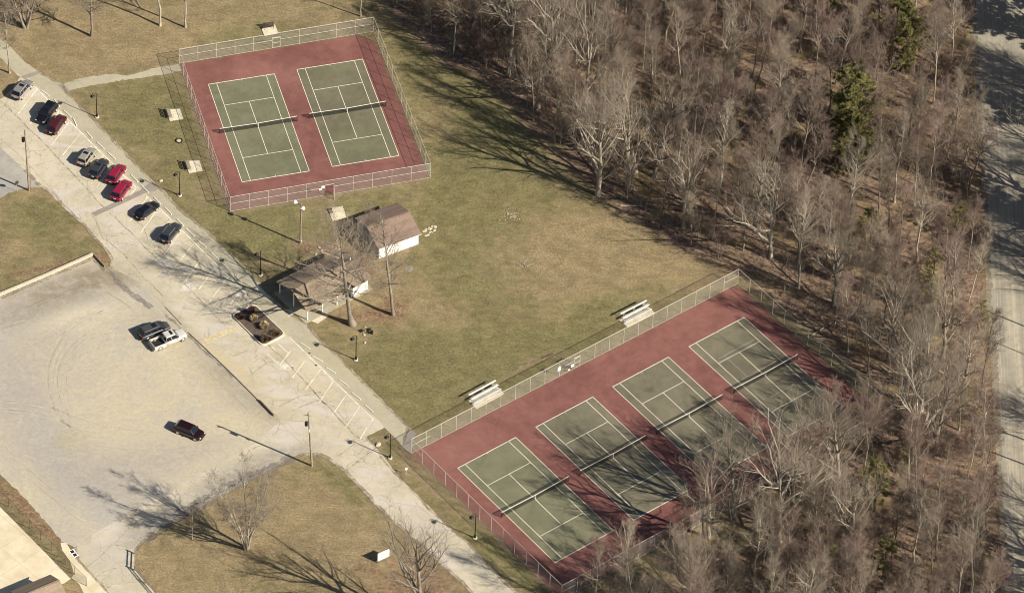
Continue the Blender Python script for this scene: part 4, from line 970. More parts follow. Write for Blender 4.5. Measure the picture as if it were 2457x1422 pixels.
# open pavilion with a small white room at its east end
he = 2.45
r, hx, hy, L, Wd, ang, roof = gable_building((737, 746), (892, 666.5), (817, 598), he, 1.25, .3, 'open picnic pavilion with tan shingle gable roof and a white room, under the big tree', 'pavilion', 'pavilion', MAT['roof2'], None)
slp = 1.25/hy
fl = MB().box((-.1, 0, .0), (2*hx+.5, 2*hy+.3, .14)).build('floor_slab', MAT['walk'], r)
px_ = np.linspace(-hx+.35, hx-3.6, 4)
for x in px_:
    for s in (-1, 1): MB().box((x, s*(hy-.40), 1.14), (.15, .15, 2.2)).build('post', MAT['white'], r)
MB().box((-hx+.35, 0, 1.7), (.13, .13, 3.1)).build('post', MAT['white'], r)
for s in (-1, 1): MB().box((-1.4, s*(hy-.40), 2.14), (2*hx-3.4, .10, .2)).build('eave_beam', MAT['white'], r)
for k, x in enumerate(np.linspace(-hx+.35, hx-3.6, 4)): MB().box((x, 0, 2.32), (.10, 2*hy-1.0, .14)).build('tie_beam', MAT['wood'], r)
for s in (-1, 1): MB().box((0, s*(hy+.015), he-.06), (2*hx, .035, .15)).build('fascia', MAT['wood'], r)
xr0, xr1 = hx-3.4, hx-.45; wy = hy-.35
wl = MB()
for s in (-1, 1): wl.box(((xr0+xr1)/2, s*(wy-.1), 1.12), (xr1-xr0, .2, 2.1))
for x in (xr0+.1, xr1-.1): wl.box((x, 0, 1.12), (.2, 2*wy-.4, 2.1))
room = wl.build('room_walls', MAT['blockw'], r)
for s in (-1, 1):
    pts = [(-wy+.2, 2.17), (wy-.2, 2.17), (wy-.2, he-.14+slp*.5), (0, he+1.25-.2), (-wy+.2, he-.14+slp*.5)]
    g_ = MB(); x0, x1 = (xr1, xr1-.15) if s > 0 else (xr0+.15, xr0)
    g_.v = [(x0, y, z) for y, z in pts]+[(x1, y, z) for y, z in pts]
    g_.f = [(0, 1, 2, 3, 4), (9, 8, 7, 6, 5)]+[(i, (i+1) % 5, 5+(i+1) % 5, 5+i) for i in range(5)]
    g_.build('gable_panel', MAT['blockw'], r)
MB().box((xr0-.03, -wy*.45, 1.07), (.05, .95, 2.0)).build('door', MAT['wood'], r)
MB().tube([(hx-1.15, .05, he+1.0), (hx-1.15, .05, he+1.9)], .075, 8).build('vent_pipe', MAT['white'], roof)
PAV = (r, hx, hy, ang)
def under(x, y):   # pavilion-local to world
    c, s_ = math.cos(ang), math.sin(ang); return (r.location[0]+x*c-y*s_, r.location[1]+x*s_+y*c)
# picnic table under the pavilion edge
for k, (x, y) in enumerate(((-hx+2.6, -.9), (-hx+2.6, 1.6), (-1.2, -.9))):
    c = under(x, y)
    t_ = empty('picnic_table', (c[0], c[1], .07), ang, ['picnic table nearest the front post, in the pavilion shade', 'picnic table at the back left, in the pavilion shade', 'picnic table in the middle of the pavilion'][k], 'table', 'picnic tables in the pavilion')
    m = MB(); [m.box((0, -.30+.15*i, .74), (1.8, .14, .04)) for i in range(5)]; m.build('table_top', MAT['wood'], t_)
    for s in (-1, 1):
        MB().box((0, s*.72, .44), (1.8, .26, .04)).build('bench_plank', MAT['wood'], t_)
        m = MB(); m.tube([(s*.65, -.6, 0), (s*.65, -.2, .72)], .035, 4); m.tube([(s*.65, .6, 0), (s*.65, .2, .72)], .035, 4); m.tube([(s*.65, -.75, .41), (s*.65, .75, .41)], .03, 4); m.build('leg', MAT['black'], t_)
sheet('patio_slab', [(677, 742), (700, 757), (717, 746), (737, 766), (762, 776), (790, 757), (752, 742)], .030, MAT['concrete'], .03, .4)
sheet('patio_slab', [(612, 688), (618, 683), (700, 755), (693, 761)], .032, MAT['concrete'], .02, .4)

# corner of the building at the bottom left
he = 2.8
r, hx, hy, L, Wd, ang, roof = gable_building((70, 1478), (166, 1437), (118, 1378), he, 1.5, .3, 'building corner with brown and grey hipped shingle roof at the edge of the concrete apron', 'building', 'building', MAT['roof2'], None)
MB().box((0, 0, (he-.15)/2), (2*hx-.6, 2*hy-.6, he-.15)).build('walls', MAT['blockw'], r)
for s in (-1, 1):
    pts = [(-hy+.35, he-.15), (hy-.35, he-.15), (0, he+1.28)]
    g_ = MB(); x0, x1 = s*(hx-.3), s*(hx-.42)
    g_.v = [(x0, y, z) for y, z in pts]+[(x1, y, z) for y, z in pts]; g_.f = [(0, 1, 2), (5, 4, 3), (0, 1, 4, 3), (1, 2, 5, 4), (2, 0, 3, 5)]
    g_.build('gable_wall', MAT['blockw'], r)

# stepping-stone path and rocks by the shed
def stones(pts, name, label, smin, smax, seed):
    rg = random.Random(seed)
    for i, (px, py) in enumerate(pts):
        g = G(px, py); n = 7; rad = rg.uniform(smin, smax); m = MB()
        prof = [(rad*(.85+.3*rg.random()), 2*math.pi*k/n) for k in range(n)]
        b0 = [(a*math.cos(t), a*.7*math.sin(t)) for a, t in prof]
        m.v = [(x, y, -.05) for x, y in b0]+[(x*.9, y*.9, rad*.35) for x, y in b0]+[(x*.45, y*.45, rad*.5) for x, y in b0]
        m.f = [tuple(reversed(range(n)))]+[(k, (k+1) % n, n+(k+1) % n, n+k) for k in range(n)]+[(n+k, n+(k+1) % n, 2*n+(k+1) % n, 2*n+k) for k in range(n)]+[tuple(2*n+k for k in range(n))]
        o = m.build(name, MAT['rubble'] if name == 'rubble_stone' else MAT['rock']); o.location = (g[0], g[1], 0); o.rotation_euler = (0, 0, rg.uniform(0, 6.3))
        yield o
pth = []
rg = random.Random(3)
for k in range(16): pth.append((1016+k*1.9+rg.uniform(-1, 1), 555-k*.9+rg.uniform(-3, 3)))
for k in range(12): pth.append((1020+k*2.2, 566-k*1.3+rg.uniform(-2, 2)))
for o in stones(pth, 'flagstone', '', .13, .30, 5): tag(o, 'pale flagstone in the cluster of stones at the right end of the brown shed', 'stone', 'flagstones beside the brown shed')
for (px, py), o in zip(((726, 600), (735, 607), (748, 585)), stones([(766, 594), (772, 601), (758, 610)], 'flagstone', '', .18, .32, 6)): tag(o, 'pale flagstone in the bare patch between the pavilion and the floodlight pole', 'stone', 'flagstones behind the pavilion')
for o in stones([(908, 1066)], 'boulder', '', .50, .55, 8): tag(o, 'round pale boulder in the grass corner beside the lamp at the long court fence', 'boulder')
for o in stones([(386, 434.5)], 'boulder', '', .38, .40, 9): tag(o, 'small white rock at the sidewalk edge near the dark asphalt patch', 'boulder')
for k, (px, py) in enumerate(((873, 795), (877, 785), (874, 803), (876, 822))):
    for o in stones([(px, py)], 'rock', '', .14, .30, 20+k): tag(o, ['small pale rock just left of the park grill', 'pale rock above the park grill', 'flat pale rock below the park grill', 'pale rock between the park grill and the lamp'][k], 'rock')
# rubble and fallen sticks on the lawn
rub = []
rg = random.Random(31)
for k in range(60): rub.append((1230+rg.gauss(0, 11), 517+rg.gauss(0, 6)))
for o in stones(rub, 'rubble_stone', '', .06, .17, 32): tag(o, 'small pale stone in the patch of rubble on the upper lawn', 'stone', 'stones of the rubble patch on the lawn')
# grill
g = G(884, 801); r = empty('park_grill', (g[0], g[1]), R(20), 'black park grill on a post on the lawn near the lamp', 'grill')
MB().tube([(0, 0, 0), (0, 0, .85)], .045, 8).build('grill_post', MAT['black'], r)
MB().box((0, 0, .95), (.62, .42, .24)).build('firebox', MAT['black'], r, False, .02)
MB().box((.18, 0, 1.09), (.36, .42, .03)).build('grate', MAT['grille'], r)
g = G(892, 800); r = empty('ash_bin', (g[0], g[1]), 0, 'small black ash bin to the right of the park grill', 'bin')
MB().lathe([(.17, 0), (.20, .03), (.22, .5), (.2, .52)], n=12).build('bin_body', MAT['black'], r)
MB().lathe([(.23, .5), (.23, .55), (.1, .62), (.03, .64)], n=12).build('lid', MAT['black'], r)
# fire ring
g = G(430.5, 339); r = empty('fire_ring', (g[0], g[1]), 0, 'round grey fire ring with a short grate post between the two west side benches', 'fire ring')
m = MB(); m.lathe([(.52, 0), (.52, .24), (.48, .24), (.47, .03)], n=22); m.build('ring_wall', MAT['grille'], r)
MB().lathe([(.46, 0), (.46, .05), (.3, .07)], n=20).build('ash_bed', MAT['rock'], r)
MB().tube([(-.5, 0, 0), (-.5, 0, .8)], .03, 6).build('grate_post', MAT['black'], r)
# manhole
def disc(px, py, rad, name, label, mat):
    g = G(px, py); r = empty(name, (g[0], g[1]), R(20), label, 'manhole')
    MB().lathe([(rad, -.05), (rad, .03), (rad*.9, .05)], n=24).build('cover', mat, r)
    m = MB(); [m.box((0, -rad*.6+rad*.3*k, .053), (rad*1.2, .04, .012)) for k in range(5)]; m.build('ribs', MAT['grille'], r)
disc(981, 645, .62, 'manhole_cover', 'round grey manhole cover on the lawn right of the pavilion', MAT['concrete'] if False else simple('cast_cover', (0.30, 0.27, 0.22), .8))
for (px, py, l) in ((742.5, 847, 'upper of the small iron water covers by the lower wheel stops'), (758, 876, 'lower of the small iron water covers by the lower wheel stops')): disc(px, py, .16, 'valve_cover', l, MAT['grille'])
# storm drain
P = [G(*p) for p in ((164.5, 1322), (176, 1315.5), (189.4, 1331.7), (177, 1338.4))]
cx = sum(p[0] for p in P)/4; cy = sum(p[1] for p in P)/4; ang = math.atan2(P[2][1]-P[1][1], P[2][0]-P[1][0]); L = math.hypot(P[2][0]-P[1][0], P[2][1]-P[1][1])
r = empty('storm_drain', (cx, cy, 0), ang, 'white framed storm drain with two dark grates at the end of the gravel lot', 'drain')
MB().box((0, 0, .02), (L, .85, .06)).build('frame', MAT['white'], r)
for s in (-1, 1):
    q = MB().box((s*L*.235, 0, .055), (L*.34, .52, .02)).build('grate', MAT['grille'], r)
    m = MB(); [m.box((s*L*.235, -.21+.07*k, .068), (L*.34, .02, .012)) for k in range(7)]; m.build('bars', MAT['black'], q)
# notice board by the lower road
A, B = G(905.5, 1349.5), G(934, 1337); L = math.hypot(B[0]-A[0], B[1]-A[1])
r = empty('notice_board', ((A[0]+B[0])/2, (A[1]+B[1])/2), math.atan2(B[1]-A[1], B[0]-A[0]), 'white notice board on posts in the grass island beside the lower road', 'sign board')
for s in (-1, 1): MB().box((s*(L/2-.02), .05, 1.0), (.10, .10, 2.0)).build('post', MAT['woodd'], r)
MB().box((0, -.02, 1.15), (L-.05, .05, 1.6)).build('panel', MAT['white'], r)
m = MB(); rg = random.Random(5)
for (x, z, w_) in ((-.7, 1.75, .5), (-.62, 1.45, .3), (.55, 1.7, .6), (.6, 1.5, .5), (-.5, 1.1, .6), (-.55, .95, .7), (.5, .95, .65), (.45, .8, .5), (-.5, .65, .6), (.0, .6, .4)): m.box((x, -.048, z), (w_, .006, .05))
m.build('lettering', MAT['line2'], r)

# ------------------------------------------------------------------ low walls and kerbs
def line_thing(name, pts, wd, h, mat, label, cat, z0=-.05, jit=.0):
    P = [G(*p) for p in pts]; c = P[len(P)//2]
    m = MB()
    for i in range(len(P)-1): m.beam((P[i][0]-c[0], P[i][1]-c[1], h/2+z0/2), (P[i+1][0]-c[0], P[i+1][1]-c[1], h/2+z0/2), wd, h-z0)
    o = m.build(name, mat, None, False, .015); o.location = (c[0], c[1], 0)
    return tag(o, label, cat)
line_thing('retaining_wall', [(-60, 735), (0, 708), (110, 662), (223, 612)], .38, .45, MAT['rock'], 'pale stone retaining wall along the top of the gravel lot', 'wall')
line_thing('low_wall', [(225.5, 613), (251, 641)], .16, .42, MAT['wood'], 'short brown timber wall at the right end of the pale stone wall', 'wall')
line_thing('timber_curb', [(397, 737), (436, 779)], .09, .10, MAT['wood'], 'short dark timber kerb behind the grey minivan and pickup', 'kerb')
line_thing('timber_curb', [(452, 798), (480, 824), (550, 890), (622, 962)], .13, .14, MAT['wood'], 'long dark timber kerb between the gravel lot and the lower road', 'kerb')
line_thing('plank_barrier', [(622.5, 962), (657, 998)], .12, .45, MAT['wood'], 'weathered plank barrier at the end of the long timber kerb', 'barrier')

STOPS = [((99.6, 217.7), (118, 231)), ((130, 239.6), (143.4, 256.5)), ((153.6, 266.6), (170.4, 281.8)), ((176, 285), (184, 303.7)), ((207.6, 317), (221, 332.4)), ((232.9, 342.6), (249.7, 357.7)), ((259.9, 367.9), (276.7, 383)), ((287, 394), (303, 409)), ((313.9, 420), (330.7, 437)), ((339, 445.5), (356, 462.4)), ((369.6, 474.5), (384.7, 489.7)), ((394.9, 498), (411.7, 515)), ((424, 526), (440, 542)), ((447, 550.4), (465.7, 567.3)), ((475.9, 579), (494.4, 594.3)), ((506.2, 606), (524.8, 623)), ((533.2, 633), (551.8, 650)), ((563.6, 660), (578.8, 677)),
         ((721, 823), (743.7, 837.5)), ((750, 855), (774.4, 868)), ((782.5, 882), (805, 895.7)), ((814.8, 912), (835.9, 926.5)), ((844, 942), (865, 958.8)), ((875.3, 971.8), (895, 988))]
ORD = ['first', 'second', 'third', 'fourth', 'fifth', 'sixth', 'seventh', 'eighth', 'ninth', 'tenth', 'eleventh', 'twelfth', 'thirteenth', 'fourteenth', 'fifteenth', 'sixteenth', 'seventeenth', 'eighteenth', 'nineteenth', 'twentieth']
st0 = None
for i, (a, b) in enumerate(STOPS):
    A, B = G(*a), G(*b)
    if st0 is None:
        m = MB(); m.v = [(x, y, z) for x in (-.95, .95) for (y, z) in ((-.09, 0), (.09, 0), (.075, .09), (.04, .13), (-.04, .13), (-.075, .09))]
        m.f = [(0, 1, 2, 3, 4, 5)[::-1], (6, 7, 8, 9, 10, 11)]+[(k, (k+1) % 6, 6+(k+1) % 6, 6+k) for k in range(6)]
        st0 = m.build('wheel_stop', MAT['band']); o = st0
    else: o = st0.copy(); COL.objects.link(o)
    o.location = ((A[0]+B[0])/2, (A[1]+B[1])/2, .026); o.rotation_euler = (0, 0, math.atan2(B[1]-A[1], B[0]-A[0]))
    L = math.hypot(A[0]-B[0], A[1]-B[1]); o.scale = (max(.75, min(1.1, L/1.9)), 1, 1)
    tag(o, ('white concrete wheel stop, %s from the top left along the row of parked cars' % ORD[i]) if i < 18 else ('white concrete wheel stop, %s below the planter in the empty lower stalls' % ORD[i-18]), 'wheel stop', 'white wheel stops along the parking stalls')

# planter island
def rquad(C, rad, n=5):
    out = []
    for i in range(len(C)):
        p0, p, p1 = Vector(C[i-1]), Vector(C[i]), Vector(C[(i+1) % len(C)])
        a, b = (p0-p).normalized()*rad, (p1-p).normalized()*rad
        for k in range(n+1):
            t = k/n; out.append(tuple((p+a)*(1-t)**2+p*2*t*(1-t)+(p+b)*t**2))
    return out
C4 = [G(*p) for p in ((554, 756), (609, 729), (687, 803), (631, 833))]
if area(C4) < 0: C4 = C4[::-1]
cx = sum(p[0] for p in C4)/4; cy = sum(p[1] for p in C4)/4
r = empty('planter_island', (cx, cy), 0, 'kerbed planter island with mulch and shrubs in the parking lane', 'planter')
C4 = [(p[0]-cx, p[1]-cy) for p in C4]; out = rquad(C4, .9); inn = [(x*(1-.26/math.hypot(x, y)), y*(1-.26/math.hypot(x, y))) for x, y in out]
m = MB(); n = len(out); H_ = .20
m.v = [(x, y, 0) for x, y in out]+[(x, y, H_) for x, y in out]+[(x, y, H_) for x, y in inn]+[(x, y, .05) for x, y in inn]
for k in range(3): m.f += [(k*n+i, k*n+(i+1) % n, (k+1)*n+(i+1) % n, (k+1)*n+i) for i in range(n)]
m.build('kerb', MAT['curb'], r)
m = MB(); m.v = [(x, y, .11) for x, y in inn]; m.f = [tuple(range(n))]; m.build('mulch_bed', MAT['mulch'], r)
def tuft(px, py, h, rad, n, mat, name, label, seed, z=.11, droop=.3, wd=.025):
    rg = np.random.default_rng(seed); g = G(px, py)
    V = []; F = []
    for i in range(n):
        a = rg.uniform(0, 6.283); rr_ = rad*math.sqrt(rg.random()); hh = h*rg.uniform(.5, 1.05)
        b = np.array([rr_*.45*math.cos(a), rr_*.45*math.sin(a), 0]); t_ = np.array([rr_*math.cos(a)*(1+droop*rg.random()), rr_*math.sin(a)*(1+droop*rg.random()), hh*(1-.35*(rr_/rad)**2)])
        mid = (b+t_)/2+np.array([0, 0, hh*.18]); sd_ = np.array([-math.sin(a+1), math.cos(a+1), 0])*wd; k = len(V)
        V += [b-sd_, b+sd_, mid-sd_, mid+sd_, t_-sd_*.6+rg.normal(0, .02, 3), t_+sd_*.6]; F += [(k, k+1, k+3, k+2), (k+2, k+3, k+5, k+4)]
    m = MB(); m.v = [tuple(map(float, v)) for v in V]; m.f = F
    r_ = empty(name, (g[0], g[1], z), 0, label, 'plant', 'plants in the planter island')
    m.build('foliage', mat, r_)
    MB().lathe([(rad*.22, -.05), (rad*.16, .12), (.02, .2)], n=7).build('crown_base', MAT['barkd'], r_)
tuft(608, 770, 1.25, .62, 520, MAT['dry'], 'ornamental_grass', 'tan dried ornamental grass clump, the upper one in the planter', 1)
tuft(634, 788, 1.25, .72, 620, MAT['dry'], 'ornamental_grass', 'tan dried ornamental grass clump, the lower one in the planter', 2)
tuft(604, 755, 1.9, .50, 700, MAT['shrub'], 'shrub', 'tall red brown shrub at the top corner of the planter', 3, wd=.016)
tuft(577, 764, .7, .75, 600, MAT['shrub'], 'shrub', 'low red brown shrub at the left corner of the planter', 4, wd=.016)
tuft(633, 819, 1.5, .6, 700, MAT['shrubg'], 'shrub', 'tall olive brown shrub at the bottom corner of the planter', 5, wd=.016)
tuft(662, 803, .7, .8, 520, MAT['shrubg'], 'shrub', 'low sprawling olive shrub at the right corner of the planter', 6, wd=.016)
tuft(645, 815, .6, .5, 300, MAT['shrub'], 'shrub', 'small red brown shrub between the tall olive shrub and the low sprawling one', 7, wd=.016)

# green chain link fence, bottom left
PP = [(-26, 1175), (-5, 1194), (20.7, 1215), (46.5, 1241.8), (72, 1266.7), (98, 1293.5), (124.7, 1321), (139.6, 1335.6), (156.5, 1352.8), (168, 1366), (178.9, 1377.6), (207.6, 1405)]
P = [G(*p) for p in PP]; c = P[6]; r = empty('chain_link_fence', (c[0], c[1]), 0, 'dark green chain link fence along the concrete apron at the bottom left', 'fence')
gm = simple('green_fence_post', (0.075, 0.085, 0.05), .6)
pm = None
for i, p in enumerate(P):
    x, y = p[0]-c[0], p[1]-c[1]
    if pm is None: pm = MB().tube([(0, 0, 0), (0, 0, 1.95)], .035, 6).build('post', gm, r); o = pm
    else: o = pm.copy(); COL.objects.link(o); o.parent = r
    o.location = (x, y, 0)
    if i: 
        q = P[i-1]; MB().tube([(q[0]-c[0], q[1]-c[1], 1.9), (x, y, 1.9)], .02, 5).build('top_rail', gm, r)
        link_panel(r, (q[0]-c[0], q[1]-c[1]), (x, y), 1.88, .04, MAT['linkg'])
q = G(170, 1388); x, y = P[-1][0]-c[0], P[-1][1]-c[1]
link_panel(r, (x, y), (q[0]-c[0], q[1]-c[1]), 1.88, .04, MAT['linkg'])
# split rail fence
PP = [(324, 1328), (323, 1367), (349, 1398), (378, 1432), (400, 1462)]
P = [G(*p) for p in PP]; c = P[1]; r = empty('split_rail_fence', (c[0], c[1]), 0, 'weathered split rail fence at the left tip of the grass island', 'fence')
for i, p in enumerate(P):
    x, y = p[0]-c[0], p[1]-c[1]
    MB().box((x, y, .55), (.16, .16, 1.2)).build('post', MAT['wood'], r)
    if i:
        q = P[i-1]
        for z in (.45, .95): MB().beam((q[0]-c[0], q[1]-c[1], z), (x, y, z+.04), .09, .13).build('rail', MAT['wood'], r)

# ------------------------------------------------------------------ vehicles
def paint(name, col, metal=0.35):
    m, n, b = newmat(name); t = NT(n)
    tc = n.nodes.new('ShaderNodeTexCoord'); t.co = tc.outputs['Object']
    sx = n.nodes.new('ShaderNodeSeparateXYZ'); n.links.new(t.co, sx.inputs[0])
    dust = t.math('MULTIPLY', t.ramp(sx.outputs[2], .9, .25), t.math('MULTIPLY', t.ramp(t.noise(2.5, 4), .3, .7), .35))
    c = t.mix(dust, col, (.33, .27, .19)); n.links.new(c, b.inputs['Base Color'])
    b.inputs['Metallic'].default_value = metal; b.inputs['Roughness'].default_value = .38
    b.inputs['Coat Weight'].default_value = .7; b.inputs['Coat Roughness'].default_value = .05
    return m
def loft(sections, closed_ends=True):
    m = MB(); n = len(sections[0])
    for s in sections: m.v += s
    for i in range(len(sections)-1):
        for k in range(n):
            k2 = (k+1) % n
            m.f.append((i*n+k, (i+1)*n+k, (i+1)*n+k2, i*n+k2))
    m.f.append(tuple(range(n))); m.f.append(tuple((len(sections)-1)*n+k for k in reversed(range(n))))
    return m
def interp(tab, x):
    for (a, va), (b, vb) in zip(tab[:-1], tab[1:]):
        if x <= b: t = (x-a)/(b-a); return va+(vb-va)*max(0, min(1, t))
    return tab[-1][1]
def body_section(x, hw, zb, zt, crown=.03):
    """points round the section, from bottom left up and over"""
    zs = zb; sh = zt-.16
    half = [(hw*.86, zs), (hw*.97, zs+.10), (hw, zs+.30), (hw*.995, sh-.12), (hw*.965, sh+.02), (hw*.90, zt-.04), (hw*.78, zt), (hw*.4, zt+crown)]
    pts = [(x, -y, z) for y, z in half]+[(x, 0, zt+crown*1.25)]+[(x, y, z) for y, z in reversed(half)]
    return pts
def vehicle(kind, L, W, H, col, loc, rz, label, cat, metal=.35, rails=False, sunroof=True, z0=.03):
    pm_ = paint('car_paint', col, metal)
    r = empty({'suv': 'suv', 'boxy': 'suv', 'hatch': 'hatchback', 'van': 'minivan', 'pickup': 'pickup_truck'}[kind], (loc[0], loc[1], z0), rz, label, cat, 'parked vehicles')
    hl, hw = L/2, W/2; zb = .30 if kind != 'hatch' else .22
    belt = H*.60 if kind != 'pickup' else H*.57
    hood = belt-.06
    # (x, top height) profile of the lower body
    if kind == 'pickup': top = [(-hl, belt-.02), (hl-1.9, belt-.01), (hl-1.5, belt-.02), (hl-.5, hood-.04), (hl-.12, hood-.12), (hl, hood-.34)]
    else: top = [(-hl, belt-.16), (-hl+.10, belt-.03), (-hl+.3, belt), (hl-1.55, belt), (hl-1.2, hood), (hl-.45, hood-.10), (hl-.14, hood-.20), (hl, hood-.42)]
    wid = [(-hl, .86), (-hl+.12, .94), (-hl+.45, 1.0), (hl-1.0, 1.0), (hl-.4, .95), (hl-.12, .86), (hl, .74)]
    bot = [(-hl, zb+.12), (-hl+.3, zb), (hl-.3, zb), (hl, zb+.1)]
    xs = sorted(set([round(x, 3) for t_ in (top, wid) for x, _ in t_]+list(np.linspace(-hl+.6, hl-1.7, 4))))
    if kind == 'pickup':
        bed1 = -hl+1.95   # bed from -hl to bed1
        secs = [body_section(x, hw*interp(wid, x), interp(bot, x), interp(top, x)) for x in xs if x >= bed1-.001 or False]
        secs = [body_section(bed1, hw, zb, belt)]+secs
        body = loft(secs).build('body', pm_, r, True)
        bd = MB()
        bd.box(((-hl+bed1)/2, hw-.06, (zb+belt)/2), (bed1+hl, .12, belt-zb)); bd.box(((-hl+bed1)/2, -hw+.06, (zb+belt)/2), (bed1+hl, .12, belt-zb))
        bd.box(((-hl+bed1)/2, 0, zb+.18), (bed1+hl, W-.24, .1)); 
        b_ = bd.build('truck_bed', pm_, r, False, .03)
        MB().box(((-hl+bed1)/2, 0, zb+.26), (bed1+hl-.1, W-.26, .05)).build('bed_liner', MAT['tyre'], b_)
        tg = MB().box((-hl-.03, 0, (zb+belt)/2+.08), (.07, W-.02, belt-zb-.16)).build('tailgate', pm_, r, False, .02)
        MB().box((-hl-.075, 0, belt-.18), (.02, .22, .06)).build('handle', MAT['black'], tg)
        MB().box((-hl-.14, 0, zb+.10), (.16, W-.1, .17)).build('rear_bumper', MAT['rim'], r, False, .02)
    else:
        secs = [body_section(x, hw*interp(wid, x), interp(bot, x), interp(top, x)) for x in xs]
        body = loft(secs).build('body', pm_, r, True)
    # greenhouse: base rectangle at belt, roof rectangle
    if kind == 'pickup': cb0, cb1, cr0, cr1 = bed1+.02, hl-1.42, bed1+.16, hl-2.05
    elif kind == 'boxy': cb0, cb1, cr0, cr1 = -hl+.10, hl-1.25, -hl+.32, hl-1.72
    elif kind == 'van': cb0, cb1, cr0, cr1 = -hl+.10, hl-.80, -hl+.50, hl-1.75
    elif kind == 'hatch': cb0, cb1, cr0, cr1 = -hl+.16, hl-1.15, -hl+.95, hl-1.95
    else: cb0, cb1, cr0, cr1 = -hl+.10, hl-1.15, -hl+.62, hl-1.85
    wb, wr = hw*.92, hw*.72; zr = H-.05; zl = belt-.03
    m = MB(); nseg = 5
    ring = lambda x0, x1, w_, z: [(x0, -w_, z), (x1, -w_*.97, z), (x1, w_*.97, z), (x0, w_, z)]
    m.v = ring(cb0, cb1, wb, zl)+ring(cr0, cr1, wr, zr)+ring(cr0+.18, cr1-.18, wr*.82, H)
    for k in range(2): m.f += [(4*k+i, 4*k+(i+1) % 4, 4*k+4+(i+1) % 4, 4*k+4+i) for i in range(4)]
    m.f += [(8, 9, 10, 11), (3, 2, 1, 0)]
    cab = m.build('cabin', pm_, r, False, .05)
    def pane(name, c4, inset, parent=r, off=.012, mat=None):
        c4 = [Vector(p) for p in c4]; ctr = sum(c4, Vector())/4
        nrm = (c4[1]-c4[0]).cross(c4[3]-c4[0]).normalized()
        q = []
        for i, p in enumerate(c4):
            a, b = c4[(i+1) % 4]-p, c4[i-1]-p
            q.append(p+a.normalized()*inset+b.normalized()*inset)
        mm = MB(); mm.v = [tuple(p-nrm*.004) for p in q]+[tuple(p+nrm*off) for p in q]
        mm.f = [(3, 2, 1, 0), (4, 5, 6, 7)]+[(i, (i+1) % 4, 4+(i+1) % 4, 4+i) for i in range(4)]
        return mm.build(name, mat or MAT['glassd'], parent)
    V0, V1 = ring(cb0, cb1, wb, zl+.05), ring(cr0, cr1, wr, zr-.01)
    pane('windshield', [V0[1], V0[2], V1[2], V1[1]], .06)
    pane('rear_window', [V0[3], V0[0], V1[0], V1[3]], .08)
    for s in (0, 1):
        A0, A1, B1, B0 = (V0[0], V0[1], V1[1], V1[0]) if s == 0 else (V0[2], V0[3], V1[3], V1[2])
        A0, A1, B1, B0 = Vector(A0), Vector(A1), Vector(B1), Vector(B0)
        cuts = (0, .36, .70, 1) if kind in ('suv', 'boxy', 'van') else (0, .45, 1)
        for k in range(len(cuts)-1):
            a, b = cuts[k], cuts[k+1]
            pane('side_window', [A0.lerp(A1, a), A0.lerp(A1, b), B0.lerp(B1, b), B0.lerp(B1, a)], .045)
    if sunroof: MB().box(((cr0+cr1)/2+(cr1-cr0)*.20, 0, H+.008), ((cr1-cr0)*.26, wr*1.25, .02)).build('sunroof', MAT['glassd'], r)
    if rails:
        for s in (-1, 1): MB().tube([(cr0+.12, s*wr*.92, H-.01), (cr0+.2, s*wr*.92, H+.05), (cr1-.25, s*wr*.92, H+.05), (cr1-.12, s*wr*.92, H-.01)], .022, 5).build('roof_rail', MAT['rim'], r)
    wr_ = .36 if kind not in ('pickup', 'hatch') else (.40 if kind == 'pickup' else .32)
    for sx_ in (-hl+.88, hl-.92):
        for s in (-1, 1):
            y0 = s*(hw-.10)
            wh = MB().lathe([(wr_*.78, -.12), (wr_, -.09), (wr_, .09), (wr_*.78, .12)], (0, 0, 0), 18, 'y').build('wheel', MAT['tyre'], r, False); wh.location = (sx_, y0, wr_-.02)
            rm = MB().lathe([(wr_*.66, -.135), (wr_*.70, -.12), (wr_*.70, .12), (wr_*.66, .135)], (0, 0, 0), 14, 'y').build('rim', MAT['rim'], wh, False)
    for s in (-1, 1):
        MB().box((hl-.16, s*hw*.66, hood-.28), (.22, hw*.34, .14), 0, ( .10, hw*.30)).build('headlight', MAT['headl'], r, False, .015)
        MB().box((-hl+.06, s*hw*.80, belt-.16), (.16, hw*.22, .26)).build('taillight', MAT['taill'], r, False, .015)
        MB().box((cb1-.42, s*(hw+.07), belt+.04), (.12, .20, .14)).build('mirror', pm_, r, False, .03)
    MB().box((hl-.03, 0, zb+.30), (.10, W*.46, .20)).build('grille', MAT['black'], r, False, .02)
    MB().box((hl-.06, 0, zb+.08), (.14, W*.74, .14)).build('front_bumper', pm_ if kind != 'pickup' else MAT['rim'], r, False, .03)
    if kind != 'pickup':
        MB().box((-hl+.02, 0, zb+.14), (.14, W*.80, .18)).build('rear_bumper', MAT['tyre'], r, False, .03)
        MB().box((-hl-.005, 0, belt-.26), (.03, .42, .14)).build('licence_plate', MAT['white'], r)
    return r
a_, b_ = G(123.2, 349.3), G(165.4, 293.6); STALL = math.atan2(b_[1]-a_[1], b_[0]-a_[0])
def car(px, py, kind, L, W, H, col, rz, label, cat='SUV', dx=0.0, **k):
    g = G(px, py, H); x = g[0]+dx*math.cos(rz); y = g[1]+dx*math.sin(rz)
    return vehicle(kind, L, W, H, col, (x, y), rz, label, cat, **k)
SILV, TANS, BLK, CHAR = (.47, .44, .41), (.52, .47, .38), (.010, .011, .016), (.055, .057, .062)
car(51, 206, 'suv', 4.65, 1.86, 1.68, SILV, STALL-.05, 'silver SUV with sunroof at the top left end of the parked row', metal=.6, dx=.30, rails=True)
